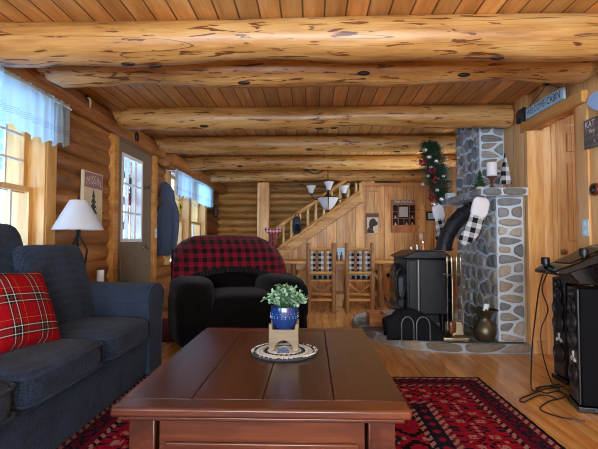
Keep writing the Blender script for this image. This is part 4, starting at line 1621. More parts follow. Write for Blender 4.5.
for x, s in ((-.27, 1), (1.06, -1)):
    q = MB(); q.log((x + s * .03, 6.62, .42), (x + s * .22, 6.62, .64), .026, 4, 8); obj('brace', q, M['rail'], t)


def log_chair(label):
    t = thing('dining_chair', label, 'chair', (0, 0, 0), 0, None, local=True)
    for s in (-1, 1):
        q = MB(); q.log((s * .175, -.19, .001), (s * .18, -.215, .975), .031, 9, 12, .08); obj('back_post', q, M['logz'], t)
        q = MB(); q.log((s * .175, .2, .001), (s * .175, .2, .44), .029, 5, 12, .08); obj('leg', q, M['logz'], t)
    for nm, z, r in (('top_rail', .88, .026), ('back_rail', .55, .026)):
        q = MB(); q.log((-.175, -.205, z), (.175, -.205, z), r, 5, 10, .1); obj(nm, q, M['rail'], t)
    for x in (-.058, .058):
        q = MB(); q.log((x, -.205, .56), (x, -.21, .87), .022, 5, 10, .1); obj('spindle', q, M['logz'], t)
    q = MB(); q.box((-.19, -.19, .425), (.19, .22, .455)); obj('seat', q, M['pine_y'], t, bevel=.008)
    q = MB(); q.soft((0, .01, .482), (.19, .19, .028), 5, 8); obj('seat_cushion', q, M['buffalo_dark'], t)
    q = MB(); q.soft((0, -.155, .705), (.155, .022, .155), 6, 8); obj('back_cushion', q, M['buffalo_white'], t)
    for z in (.17, .25):
        q = MB(); q.log((-.175, -.19, z), (.175, -.19, z), .02, 4, 8, .1); obj('stretcher', q, M['rail'], t)
        for s in (-1, 1):
            q = MB(); q.log((s * .175, -.19, z + .02), (s * .175, .2, z + .02), .018, 4, 8, .1); obj('side_stretcher', q, M['pine_y'], t)
    q = MB(); q.log((-.165, -.19, .40), (.0, -.19, .27), .016, 3, 8); obj('brace', q, M['rail'], t)
    q = MB(); q.log((.165, -.19, .40), (.0, -.19, .27), .016, 3, 8); obj('brace', q, M['rail'], t)
    return t


M['buffalo_dark'] = checks('dark black and white check', .075, [(0, DARKCH), (.62, S(190, 192, 196))], ('X', 'Y'))
c1, c2 = P(321, 310, Y=6.2), P(359.5, 310, Y=6.2)
ch = log_chair('rustic log dining chair nearer the dark recliner, checked cushion on its back')
ch.location = (c1.x, 6.3, 0)
ch['group'] = 'log chairs at the dining table'
dup(ch, (c2.x, 6.3, 0), R(-2), 'rustic log dining chair directly below the dog picture, checked cushion on its back', 'log chairs at the dining table')


def stool(label, loc):
    t = thing('log_stool', label, 'stool', (0, 0, 0), 0, None, local=True)
    q = MB(); q.lathe([(.002, .47), (.15, .472), (.165, .49), (.16, .515), (.12, .525), (.002, .527)], (0, 0, 0), 20); obj('seat_cushion', q, M['canvas'], t)
    q = MB(); q.lathe([(.002, .44), (.15, .44), (.155, .455), (.15, .47), (.002, .471)], (0, 0, 0), 20); obj('seat', q, M['pine_x'], t)
    for k in range(4):
        a = PI / 4 + k * PI / 2
        q = MB(); q.log((.17 * math.cos(a), .17 * math.sin(a), .001), (.1 * math.cos(a), .1 * math.sin(a), .445), .026, 5, 10, .1); obj('leg', q, M['logz'], t)
    q = MB()
    q.tube([(.15 * math.cos(a), .15 * math.sin(a), .18) for a in [PI / 4 + k * PI / 2 for k in range(5)]], .014, 8); obj('stretcher', q, M['rail'], t)
    t.location = loc
    t['group'] = 'log stools at the dining table'
    return t


s1 = stool('low log stool with a dark round seat just left of the stove', (P(398, 300, Y=6.35).x, 6.38, 0))
dup(s1, (P(281, 300, Y=6.2).x, 6.3, 0), .5, 'low log stool with dark round seat behind the recliner by the table', 'log stools at the dining table')

TZ = .70
c = P(341, 258, Y=6.75)
t = thing('napkin_holder', 'pale blue napkin holder on the dining table between the two log chairs', 'napkin holder', (c.x, 6.75, TZ))
q = MB(); q.box((c.x - .06, 6.72, TZ + .001), (c.x + .06, 6.8, TZ + .012)); q.box((c.x - .06, 6.72, TZ + .012), (c.x + .06, 6.728, TZ + .12)); obj('holder', q, M['bluewhite'], t, bevel=.003)
q = MB(); q.box((c.x - .055, 6.735, TZ + .013), (c.x + .055, 6.79, TZ + .19)); obj('napkins', q, M['bluewhite'], t, bevel=.006)


def bottle(name, label, cat, px, y, h, r, mat, group=None, cap=None):
    x = P(px, 250, Y=y).x
    t = thing(name, label, cat, (x, y, TZ), 0, group)
    q = MB(); q.lathe([(r * .9, .001), (r, .01), (r, h * .55), (r * .4, h * .75), (r * .36, h * .92), (.002, h * .93)], (x, y, TZ), 16); obj('body', q, mat, t)
    q = MB(); q.lathe([(r * .42, h * .9), (r * .42, h), (.002, h)], (x, y, TZ), 12); obj('cap', q, cap or M['ink'], t)
    return t


bottle('sauce_bottle', 'small dark sauce bottle in front of the pale blue napkin holder, left one', 'bottle', 337, 6.6, .13, .022, M['amber'], 'dark bottles on the dining table')
bottle('sauce_bottle', 'small dark sauce bottle in front of the pale blue napkin holder, right one', 'bottle', 341.5, 6.6, .13, .022, M['amber'], 'dark bottles on the dining table')
glass_white = plain('milky glass', (196, 204, 206), .15, 0, .7, .1)
bottle('glass_bottle', 'small milky glass bottle on the table end above the stove front', 'bottle', 411, 6.7, .21, .03, glass_white, 'glass bottles on the table end', M['chrome'])
bottle('glass_bottle', 'milky glass bottle in the middle of three beyond the stove', 'bottle', 417, 6.9, .24, .03, glass_white, 'glass bottles on the table end', M['chrome'])
bottle('glass_bottle', 'orange tinted glass bottle tallest of three beyond the stove', 'bottle', 423, 7.05, .30, .03, plain('orange glass', (190, 120, 84), .15, 0, .6), 'glass bottles on the table end', M['chrome'])

# ================================================================== CHANDELIER
hx = P(328, 200, Y=6.85)
t = thing('chandelier', 'bronze chandelier with three upturned frosted glass shades around a frosted bowl', 'chandelier', (hx.x, 6.85, 1.5))
cx, cy = hx.x, 6.85
q = MB(); q.cyl((cx, cy, 1.62), (cx, cy, CEIL - .002), .008); q.lathe([(.02, 1.70), (.03, 1.73), (.014, 1.78), (.02, 1.86), (.012, 1.9), (.008, 1.92)], (cx, cy, 0), 14); obj('stem', q, M['bronze'], t)
q = MB(); q.lathe([(.035, 1.49), (.10, 1.56), (.165, 1.675), (.172, 1.69), (.162, 1.688), (.095, 1.57), (.03, 1.5)], (cx, cy, 0), 32); obj('bowl', q, M['shade'], t, smooth=60)
q = MB(); q.lathe([(.002, 1.455), (.016, 1.465), (.012, 1.48), (.035, 1.492), (.03, 1.505), (.002, 1.506)], (cx, cy, 0), 14); obj('finial', q, M['bronze'], t)
q = MB(); q.tube([(cx + .172 * math.cos(a), cy + .172 * math.sin(a), 1.692) for a in [k * PI / 16 for k in range(33)]], .007, 8, False); obj('bowl_ring', q, M['bronze'], t)
for k in range(3):
    a = -PI / 2 + k * 2 * PI / 3
    u = Vector((math.cos(a), math.sin(a), 0))
    o_ = Vector((cx, cy, 0))
    q = MB(); q.tube([o_ + u * .02 + Vector((0, 0, 1.75)), o_ + u * .08 + Vector((0, 0, 1.70)), o_ + u * .17 + Vector((0, 0, 1.67)), o_ + u * .25 + Vector((0, 0, 1.68)), o_ + u * .3 + Vector((0, 0, 1.73)), o_ + u * .31 + Vector((0, 0, 1.77))], .009, 8)
    q.tube([o_ + u * .172 + Vector((0, 0, 1.69)), o_ + u * .10 + Vector((0, 0, 1.55)), o_ + u * .03 + Vector((0, 0, 1.49))], .006, 6)
    ar = obj('arm', q, M['bronze'], t)
    q = MB(); q.lathe([(.03, 1.77), (.036, 1.80), (.05, 1.85), (.082, 1.9), (.078, 1.9), (.045, 1.85), (.03, 1.80), (.026, 1.775)], o_ + u * .31, 24); obj('glass_shade', q, M['shade'], ar, smooth=60)
    q = MB(); q.lathe([(.002, 1.745), (.03, 1.755), (.034, 1.775), (.002, 1.776)], o_ + u * .31, 14); obj('socket', q, M['bronze'], ar)
cc = P(308, 172, Y=6.75)
q = MB(); q.lathe([(.07, CEIL - .001), (.07, CEIL - .015), (.03, CEIL - .04), (.004, CEIL - .05)], (cx, cy, 0), 18); obj('canopy', q, M['bronze'], t)
q = MB()
for i in range(30):
    f = i / 29
    x = cc.x + (cx - .01 - cc.x) * f
    z = 2.105 + .1 * f - .34 * f * (1 - f)
    q.soft((x, 6.745 + (cy - 6.745) * f, z), (.016 if i % 2 else .008, .005, .009), 2, 4)
obj('chain', q, M['bronze'], t)
q = MB(); q.lathe([(.055, 2.112), (.05, 2.09), (.02, 2.075), (.003, 2.07)], (cc.x, 6.66, 0), 16); obj('ceiling_hook', q, M['bronze'], t)

# ================================================================== THINGS ON THE BOARDED WALL
WY = 8.06
a, b = P(366, 213.5, Y=WY), P(378.5, 234, Y=WY)
t = thing('dog_picture', 'canvas picture of a black dog in profile on the boarded wall', 'picture', ((a.x + b.x) / 2, WY, b.z))
q = MB(); q.box((a.x, WY - .05, b.z), (b.x, WY - .001, a.z)); obj('canvas', q, M['brownframe'], t, bevel=.003)
q = MB(); q.box((a.x + .006, WY - .054, b.z + .006), (b.x - .006, WY - .0505, a.z - .075)); obj('ground', q, M['cream'], t)
W_, H_ = b.x - a.x, a.z - b.z
dog = [(.02, .02), (.62, .02), (.56, .14), (.52, .26), (.56, .34), (.70, .38), (.90, .42), (.95, .5), (.93, .58), (.80, .62), (.74, .72), (.6, .76), (.42, .75), (.28, .68), (.2, .55), (.18, .42), (.22, .36), (.12, .25), (.02, .2)]
q = MB(); q.prism(dog, lambda u, v, d: (a.x + .01 + u * (W_ - .02), d, b.z + .012 + v * (H_ - .02)), WY - .058, WY - .0545); obj('dog', q, M['ink'], t)
q = MB(); q.prism([(.1, .25), (.5, .1), (.52, .16), (.14, .31)], lambda u, v, d: (a.x + .01 + u * (W_ - .02), d, b.z + .012 + v * (H_ - .02)), WY - .061, WY - .0585); obj('collar', q, M['red'], t)

a, b = P(391.5, 204, Y=WY - .05), P(416.5, 232.5, Y=WY - .05)
t = thing('shadow_box', 'small wooden shadow box shelf with cubbies around a photograph, on the boarded wall', 'shelf', ((a.x + b.x) / 2, WY, b.z))
x0, x1, z0, z1 = a.x, b.x, b.z, a.z
zb = z0 + (z1 - z0) * .26
q = MB(); q.box((x0, WY - .012, z0), (x1, WY - .001, z1)); obj('back', q, M['dark_in'], t)
q = MB()
q.box((x0, WY - .06, z0), (x0 + .02, WY - .0125, z1)); q.box((x1 - .02, WY - .06, z0), (x1, WY - .0125, z1)); q.box((x0 + .02, WY - .06, z1 - .02), (x1 - .02, WY - .0125, z1))
q.box((x0 + .02, WY - .06, z0), (x1 - .02, WY - .0125, zb))
obj('frame', q, M['cubby'], t, bevel=.002)
q = MB()
w4 = (x1 - x0 - .04) / 4
h3 = (z1 - .02 - zb) / 3
for i in (1, 2, 3):
    q.box((x0 + .02 + w4 * i - .005, WY - .058, zb + .0005), (x0 + .02 + w4 * i + .005, WY - .0125, zb + h3 - .005))
for i in (1, 3):
    q.box((x0 + .02 + w4 * i - .005, WY - .058, zb + h3 + .005), (x0 + .02 + w4 * i + .005, WY - .0125, z1 - .0205))
q.box((x0 + .0205, WY - .058, zb + h3 - .005), (x1 - .0205, WY - .0125, zb + h3 + .005))
for s in (0, 3):
    q.box((x0 + .0205 + w4 * s + (.005 if s else 0), WY - .058, zb + 2 * h3 - .005), (x0 + .0205 + w4 * (s + 1) - .006, WY - .0125, zb + 2 * h3 + .005))
obj('divider', q, M['mauve'], t)
q = MB(); q.box((x0 + .02 + w4 * 1.25, WY - .03, zb + h3 + .03), (x0 + .02 + w4 * 2.75, WY - .013, z1 - .05)); obj('photograph', q, plain('pale photo', (176, 184, 194), .4, var=.2, scale=9), t)
q = MB(); q.box((x0 + .0, WY - .07, z1 + .0005), (x1 - .03, WY - .045, z1 + .075)); sg = obj('sign', q, plain('sign grey', (120, 112, 108), .6), t, bevel=.003)
tm = text_mb('THE WORLD', .058, 0, lambda u, v, d: ((x0 + x1 - .03) / 2 + u, WY - .0715, z1 + .038 + v)); obj('lettering', tm, M['white'], sg, smooth=0)
q = MB(); q.box((x1 + .012, WY - .02, z0 + .015), (x1 + .16, WY - .001, z1 - .01)); dd = obj('side_board', q, M['pine'], t, bevel=.003)
for z in (.2, .5, .8):
    q = MB(); q.soft((x1 + .05, WY - .022, z0 + (z1 - z0) * z), (.014, .006, .012), 2, 6); obj('peg', q, M['brownframe'], dd)
for i, (cx_, rw) in enumerate(((0, 1), (3, 1), (0, 0), (2, 0), (3, 0))):
    x = x0 + .02 + w4 * (cx_ + .5)
    z = zb + h3 * rw + (.0055 if rw else .001)
    q = MB(); q.lathe([(.018, 0), (.024, .012), (.012, .03), (.014, .042), (.002, .052)], (x, WY - .036, z), 10)
    tag(obj('figurine', q, M['cream']), 'tiny pale figurine sitting in a cubby of the wooden shadow box', 'figurine', 'tiny figurines in the shadow box')
a, b = P(426, 211.5, Y=WY), P(435.5, 220.5, Y=WY)
t = thing('small_frame', 'tiny black framed picture on the boarded wall near the far stocking', 'picture frame', ((a.x + b.x) / 2, WY, b.z))
q = MB(); q.box((a.x, WY - .022, b.z), (b.x, WY - .001, a.z)); obj('frame', q, M['ink'], t, bevel=.003)
q = MB(); q.box((a.x + .03, WY - .025, b.z + .03), (b.x - .03, WY - .0225, a.z - .03)); obj('picture', q, M['bluewhite'], t)
a = P(415.5, 231.5, Y=WY)
t = thing('night_light', 'small white plug-in light on the wall beside the shadow box', 'night light', (a.x + .1, WY, 1.06))
q = MB(); q.box((a.x + .07, WY - .008, 1.03), (a.x + .14, WY - .001, 1.14)); obj('plate', q, M['white'], t, bevel=.002)
q = MB(); q.soft((a.x + .105, WY - .026, 1.10), (.02, .018, .035), 3, 6); obj('lamp', q, M['white'], t)
a = P(388, 180, Y=8.02)
q = MB(); q.box((a.x - .24, 8.022, 2.0855), (a.x + .24, 8.045, 2.128)); o = obj('beam_sign', q, M['ink'], bevel=.002)
tag(o, 'narrow black sign board tucked under the farthest beam', 'sign')

# ================================================================== CURTAINS
def valance(name, label, X, y0, y1, z0, z1, folds):
    t = thing(name, label, 'curtain', (X, (y0 + y1) / 2, z0), 0, 'sheer valances on the window wall')
    def fn(u, v):
        y = y0 + (y1 - y0) * u
        amp = .006 + .008 * math.sin(v * PI * .5)
        x = X + amp * math.sin(u * folds * 2 * PI + .8 * math.sin(u * 9)) + .006 * math.sin(u * folds * 5 * PI)
        if v < .14:
            x += .006 * math.sin(u * folds * 14 * PI)
        zb = z0 + .018 * math.sin(u * folds * 2 * PI + 1.2) * v + .02 * math.sin(u * 7)
        return (x, y, z1 + (zb - z1) * v)
    q = MB(); q.grid(fn, int(folds * 16), 22); obj('cloth', q, M['curtain'], t, smooth=80)
    q = MB(); q.cyl((X, y0 - .02, z1 - .03), (X, y1 + .02, z1 - .03), .009); obj('rod', q, M['white'], t)
    for y in (y0 - .015, y1 + .015):
        q = MB(); q.cyl((X, y, z1 - .03), (-2.044, y, z1 - .03), .007); obj('bracket', q, M['white'], t)
    return t


valance('valance', 'sheer pale blue valance over the window behind the sofa', -1.975, 2.2, 3.43, 1.755, 2.11, 9)
valance('valance', 'sheer pale blue valance over the window beside the hanging hoodie', -1.93, 6.05, 8.45, 1.65, 2.03, 13)
fz = P(180.5, 207, X=-2.1)
t = thing('sunflower_ornament', 'yellow flower ornament hanging in the window beside the hoodie', 'ornament', (-2.1, fz.y, fz.z))
q = MB()
for k in range(12):
    a = 2 * PI * k / 12
    q.soft((-2.1, fz.y + .07 * math.cos(a), fz.z + .07 * math.sin(a)), (.008, .042, .02), 2, 6, (a, 0, 0))
obj('petals', q, plain('yellow petals', (226, 190, 60), .6), t)
q = MB(); q.soft((-2.1, fz.y, fz.z), (.014, .04, .04), 2, 8); obj('centre', q, M['amber'], t)
q = MB(); q.cyl((-2.1, fz.y, fz.z + .1), (-2.1, fz.y, 2.02), .002, seg=6); obj('cord', q, M['white'], t)

# ================================================================== HOODIE
hy = 5.86
t = thing('hoodie', 'grey blue hooded jacket hanging from the log end beside the entrance door', 'jacket', (-1.93, hy, .8))
hx_ = P(168, 200, Y=hy).x
prof = [(.80, .115, .07, -.01), (.85, .13, .08, -.01), (1.0, .135, .085, -.005), (1.2, .13, .08, 0), (1.38, .13, .08, .0), (1.46, .12, .075, .01), (1.52, .095, .075, .015), (1.56, .085, .08, .01), (1.62, .092, .085, 0), (1.70, .09, .08, -.012), (1.76, .07, .06, -.03), (1.81, .03, .03, -.05), (1.815, .005, .005, -.05)]
q = MB()
vs, fs = [], []
NS = 24
for z, w, d, off in prof:
    for k in range(NS):
        a = 2 * PI * k / NS
        wr = 1 + (.05 * math.sin(5 * a + z * 9) + .03 * math.sin(9 * a - z * 14)) * (1 if z < 1.5 else .4)
        vs.append((hx_ + off + w * math.cos(a) * wr, hy + d * math.sin(a) * wr, z))
for i in range(len(prof) - 1):
    for k in range(NS):
        k2 = (k + 1) % NS
        fs.append((i * NS + k, i * NS + k2, (i + 1) * NS + k2, (i + 1) * NS + k))
q.add(vs, fs)
obj('body', q, M['denim'], t, smooth=80)
for s in (-1, 1):
    x = hx_ + s * .105
    q = MB(); q.tube([(x - s * .02, hy - .02, 1.47), (x + s * .012, hy - .035, 1.38), (x + s * .02, hy - .05, 1.2), (x + s * .012, hy - .06, 1.02), (x, hy - .06, .9), (x, hy - .06, .86)], [.045, .052, .048, .042, .036, .03], 14, True, .05); obj('sleeve', q, M['denim'], t, smooth=80)
q = MB(); q.tube([(hx_ - .035, hy - .075, 1.53), (hx_ - .07, hy - .06, 1.62), (hx_ - .06, hy - .055, 1.72), (hx_ - .03, hy - .03, 1.79)], .012, 8); obj('hood_edge', q, M['denim'], t)

# unseen window beyond the chimney, added to brighten the dining end
mb = MB()
for a, b in ((5.3, 5.38), (5.91, 5.99), (6.52, 6.6)):
    mb.box((2.3, a, .9), (2.41, b, 2.0))
mb.box((2.3, 5.38, .9), (2.41, 6.52, .97)); mb.box((2.3, 5.38, 1.93), (2.41, 6.52, 2.0))
w4_ = struct('window_4', mb, M['sash'])
for a, b in ((5.38, 5.91), (5.99, 6.52)):
    mb = MB(); mb.box((2.36, a, .97), (2.366, b, 1.93)); obj('window_pane', mb, M['glass'], w4_)

# ================================================================== LEFT WALL THINGS
WX = -2.075
t = thing('tree_sign', 'cream sign with a green tree and mauve lettering on the log wall', 'sign', (WX, 3.98, 1.2))
y0, y1, z0, z1 = 3.80, 4.15, 1.15, 1.645
q = MB(); q.box((WX + .001, y0, z0), (WX + .03, y1, z1)); bd = obj('board', q, M['cream'], t, bevel=.002)
q = MB(); q.box((WX + .0305, y0 + .012, z1 - .15), (WX + .0325, y1 - .012, z1 - .012)); obj('band', q, M['mauve'], bd)
tm = text_mb('MISSIN', .10, 0, lambda u, v, d: (WX + .034, (y0 + y1) / 2 + u * .95, z1 - .075 + v * 1.1 - 2.2 * u * u * .6)); obj('lettering', tm, M['cream'], bd, smooth=0)
q = MB()
for i in range(6):
    zz = z1 - .2 - .05 * i
    w = .03 + .014 * i
    q.prism([(-w, -.035), (w, -.035), (w * .4, -.0), (.0, .035), (-w * .4, .0)], lambda u, v, d: (d, 3.975 + u, zz + v), WX + .0305, WX + .034 + .0004 * i)
q.prism([(-.01, 0), (.01, 0), (.01, .06), (-.01, .06)], lambda u, v, d: (d, 3.975 + u, z1 - .53 + v), WX + .0305, WX + .0335)
obj('painted_tree', q, M['mulch_green'], bd)
hs = P(137, 137, X=-1.925)
q = MB(); q.tube([(-1.93 + .004, hs.y + .035 * math.cos(a) * (1 if abs(math.sin(a)) > .3 else .9), hs.z + .05 * math.sin(a)) for a in [R(-60) + k * R(300) / 18 for k in range(19)]], .009, 8, True, 0, .6)
q.v = [Vector((p.x, p.y, 2 * hs.z - p.z)) if False else p for p in q.v]
o = obj('horseshoe', q, M['black_metal'], smooth=60); tag(o, 'black horseshoe nailed to the log above the entrance door', 'horseshoe')
hk = P(88, 100, X=-1.93)
t = thing('white_hook', 'small pale antler hook on the top log right of the window valance', 'hook', (-1.94, hk.y, hk.z))
q = MB(); q.tube([(-1.95, hk.y, hk.z + .02), (-1.91, hk.y - .01, hk.z + .01), (-1.90, hk.y - .012, hk.z - .03), (-1.905, hk.y - .012, hk.z - .075)], [.012, .011, .009, .003], 10); obj('horn', q, M['cream'], t)
q = MB(); q.soft((-1.938, hk.y, hk.z + .02), (.012, .025, .022), 3, 6); obj('mount', q, M['bronze'], t)
sw = P(153.5, 233, X=-2.03)
t = thing('light_switch', 'white light switch on the casing right of the entrance door', 'switch', (-2.035, 5.58, sw.z))
q = MB(); q.box((-2.0345, 5.54, sw.z - .06), (-2.028, 5.616, sw.z + .06)); obj('plate', q, M['white'], t, bevel=.002)
q = MB(); q.box((-2.0275, 5.57, sw.z - .015), (-2.018, 5.586, sw.z + .012)); obj('toggle', q, M['cream'], t)
fr = P(215.5, 212, X=-2.06)
t = thing('corner_frame', 'small dark framed picture on the log wall past the far window', 'picture frame', (-2.08, fr.y, fr.z))
q = MB(); q.box((-2.079, fr.y - .16, fr.z - .12), (-2.05, fr.y + .16, fr.z + .14)); obj('frame', q, M['ink'], t, bevel=.004)
q = MB(); q.box((-2.0495, fr.y - .12, fr.z - .085), (-2.046, fr.y + .12, fr.z + .105)); obj('picture', q, M['mauve'], t)

# outside, behind the door glass
t = thing('door_wreath', 'red and green wreath with a pink bow hanging outside the door glass', 'wreath', (-2.19, 5.02, 1.5))
q = MB()
for k in range(700):
    a = 2 * PI * rnd.random()
    p = Vector((-2.19, 5.02 + .15 * math.cos(a), 1.62 + .15 * math.sin(a)))
    d = Vector((rnd.gauss(0, .5), rnd.gauss(0, 1), rnd.gauss(0, 1))).normalized() * .06
    w = d.cross(Vector((1, 0, 0))).normalized() * .01
    q.add([p - w, p + w, p + d], [(0, 1, 2)])
q.tube([(-2.19, 5.02 + .15 * math.cos(k * PI / 12), 1.62 + .15 * math.sin(k * PI / 12)) for k in range(25)], .02, 8, False)
obj('greenery', q, M['green_needle'], t, smooth=0)
q = MB()
for s in (-1, 1):
    q.soft((-2.185, 5.02 + s * .07, 1.47), (.03, .07, .045), 2.2, 8, (s * .4, 0, 0))
    q.grid(lambda u, v: (-2.18 + .01 * math.sin(5 * v), 5.02 + s * (.01 + .05 * v) + (u - .5) * .06, 1.45 - .32 * v), 3, 8)
obj('bow', q, M['pink'], t)
t = thing('porch_banner', 'pink cloth banner on the porch seen through the door glass', 'banner', (-2.7, 6.85, 1.0))
q = MB(); q.grid(lambda u, v: (-2.7 + .03 * math.sin(u * 16), 6.55 + .38 * u, .5 + 1.6 * v), 20, 6); obj('cloth', q, plain('pink cloth', (176, 60, 112), .8), t, solid=.004, smooth=80)
q = MB(); q.cyl((-2.7, 6.5, 2.1), (-2.7, 6.98, 2.1), .012); q.cyl((-2.7, 6.98, -.55), (-2.7, 6.98, 2.12), .015); obj('pole', q, M['white'], t)

# ================================================================== RIGHT WALL THINGS
t = thing('welcome_sign', 'pale blue wooden sign reading WELCOME to CABIN with a black bear at its end', 'sign', (1.93, 3.55, 2.116))
HZ2 = 2.0755
sy0, sy1 = 3.27, 3.83
q = MB(); q.box((1.905, sy0, HZ2 + .0025), (1.93, sy1, HZ2 + .093)); bd = obj('board', q, M['bluewhite'], t, bevel=.003)
ym = (sy0 + sy1) / 2
tm = text_mb('WELCOME', .062, 0, lambda u, v, d: (1.9035, ym + .112 - u * .95, HZ2 + .047 + v * 1.25)); obj('lettering', tm, M['ink'], bd, smooth=0)
tm = text_mb('CABIN', .068, 0, lambda u, v, d: (1.9035, ym - .155 - u * .95, HZ2 + .047 + v * 1.25)); obj('lettering', tm, M['ink'], bd, smooth=0)
tm = text_mb('to', .03, 0, lambda u, v, d: (1.9035, ym - .035 - u, HZ2 + .047 + v)); obj('lettering', tm, M['ink'], bd, smooth=0)
bear = [(-.07, 0), (-.045, 0), (-.04, .04), (.01, .04), (.015, 0), (.045, 0), (.05, .06), (.07, .075), (.085, .07), (.085, .095), (.07, .11), (.06, .122), (.05, .112), (.0, .118), (-.05, .11), (-.075, .08)]
q = MB(); q.prism(bear, lambda u, v, d: (d, 3.925 - u * .95, HZ2 + .003 + v), 1.895, 1.93); obj('bear', q, M['ink'], t, bevel=.004)
q = MB()
nail = P(548, 85, X=1.955)
q.tube([(1.918, sy0 + .03, HZ2 + .09), (1.945, nail.y - .02, nail.z - .0), (1.945, nail.y, nail.z), (1.918, 3.8, HZ2 + .1)], .003, 6)
q.cyl((1.93, nail.y, nail.z), (1.972, nail.y, nail.z), .005)
for s in (-1, 1):
    q.tube([(1.94, nail.y, nail.z), (1.935, nail.y + s * .03, nail.z + .03), (1.935, nail.y + s * .04, nail.z - .0), (1.94, nail.y, nail.z)], .004, 6)
obj('wire_hanger', q, M['black_metal'], t)

t = thing('heart_plaque', 'sky blue heart shaped plaque on the pine wall above the dark sign', 'plaque', (1.96, 2.9, 1.9))
hp = []
for k in range(36):
    a = 2 * PI * k / 36
    hp.append((.0098 * 16 * math.sin(a) ** 3, .0062 * (13 * math.cos(a) - 5 * math.cos(2 * a) - 2 * math.cos(3 * a) - math.cos(4 * a))))
q = MB(); q.prism(hp, lambda u, v, d: (d, 2.895 - u, 1.948 + v), 1.945, 1.9695); obj('heart', q, M['skyblue'], t, bevel=.003)
t = thing('slogan_sign', 'dark weathered board sign with white letters on the pine wall', 'sign', (1.96, 2.9, 1.64))
q = MB(); q.box((1.927, 2.72, 1.645), (1.9515, 3.068, 1.845)); bd = obj('board', q, M['barn'], t, bevel=.003)
for body, sz, y_, z_ in (('KAT', .066, 2.985, 1.805), ('Mem', .04, 2.965, 1.755), ('T', .03, 2.945, 1.725), ('A', .03, 2.94, 1.68)):
    tm = text_mb(body, sz, 0, lambda u, v, d: (1.9255, y_ + .012 - u * .8, z_ + v)); obj('lettering', tm, M['white'], bd, smooth=0)
th = P(590, 190, X=1.955)
t = thing('thermostat', 'round black thermostat with a copper ring on the pine wall', 'thermostat', (1.96, 3.02, th.z))
q = MB(); q.lathe([(.002, -.024), (.028, -.024), (.034, -.02), (.034, 0), (.002, 0)], (1.9695, 3.02, th.z), 28, 'X'); obj('face', q, M['black_gloss'], t)
q = MB(); q.lathe([(.0345, -.022), (.042, -.018), (.044, -.004), (.0345, -.002)], (1.9695, 3.02, th.z), 28, 'X'); obj('ring', q, M['copper'], t)
lw = P(587, 228, X=1.95)
t = thing('wall_switch', 'pale blue white switch plate on the opening casing below the thermostat', 'switch', (1.95, 3.107, lw.z))
q = MB(); q.box((1.945, 3.072, lw.z - .06), (1.9515, 3.142, lw.z + .06)); obj('plate', q, M['bluewhite'], t, bevel=.002)
for dz in (-.028, .028):
    q = MB(); q.box((1.942, 3.094, lw.z + dz - .018), (1.9448, 3.12, lw.z + dz + .018)); obj('rocker', q, M['white'], t, bevel=.001)

# ================================================================== SPEAKERS
def speaker(label, X, y0, y1, X1, H, yaw):
    t = thing('tower_speaker', label, 'speaker', (X, y0, 0), 0, 'black tower speakers')
    t.rotation_euler = (0, 0, -yaw)
    yc = (y0 + y1) / 2
    w = (y1 - y0) / 2
    q = MB(); q.box((X + .012, y0, .035), (X1, y1, H)); obj('cabinet', q, M['speaker_side'], t, bevel=.008)
    q = MB(); q.box((X - .012, y0 - .012, .001), (X1 + .004, y1 + .012, .034)); obj('plinth', q, M['black_gloss'], t, bevel=.005)
    q = MB(); q.box((X, y0 + .004, .04), (X + .0115, y1 - .004, H - .005)); bf = obj('baffle', q, M['black_plastic'], t, bevel=.003)
    k = H / .72
    for z, r in ((.677, .03), (.598, .048), (.506, .062), (.40, .062), (.196, .062)):
        r = min(r, w * .82)
        q = MB(); q.lathe([(.004, .016), (r * .3, .008), (r * .36, .014), (r * .82, -.003), (r * .88, -.010), (r, -.010), (r, .004)], (X - .001, yc, z * k), 28, 'X'); d = obj('driver', q, M['cone'], t, smooth=50)
        q = MB(); q.tube([(X - .010, yc + r * math.cos(a), z * k + r * math.sin(a)) for a in [i * PI / 14 for i in range(29)]], .0045, 6, False); obj('trim_ring', q, M['bronze'], d)
    q = MB()
    for i in range(3):
        a = R(90 + 120 * i)
        q.prism([(.008 * math.cos(a - 1), .008 * math.sin(a - 1)), (.034 * math.cos(a - .35), .034 * math.sin(a - .35)), (.046 * math.cos(a), .046 * math.sin(a)), (.034 * math.cos(a + .35), .034 * math.sin(a + .35)), (.008 * math.cos(a + 1), .008 * math.sin(a + 1))], lambda u, v, d: (d, yc + u, .30 * k + v), X - .006, X - .0008)
    obj('emblem', q, M['white'], t)
    q = MB(); q.box((X - .004, y0 + .02, .055), (X - .0005, y1 - .02, .125)); obj('badge_panel', q, plain('grey panel', (52, 54, 60), .3), t)
    return t


speaker('black tower speaker nearer the camera beneath the slanted console', 1.572, 2.60, 2.78, 1.87, .72, R(14))
speaker('black tower speaker farther back, beside the wall opening', 1.775, 3.075, 3.235, 1.91, .74, 0)

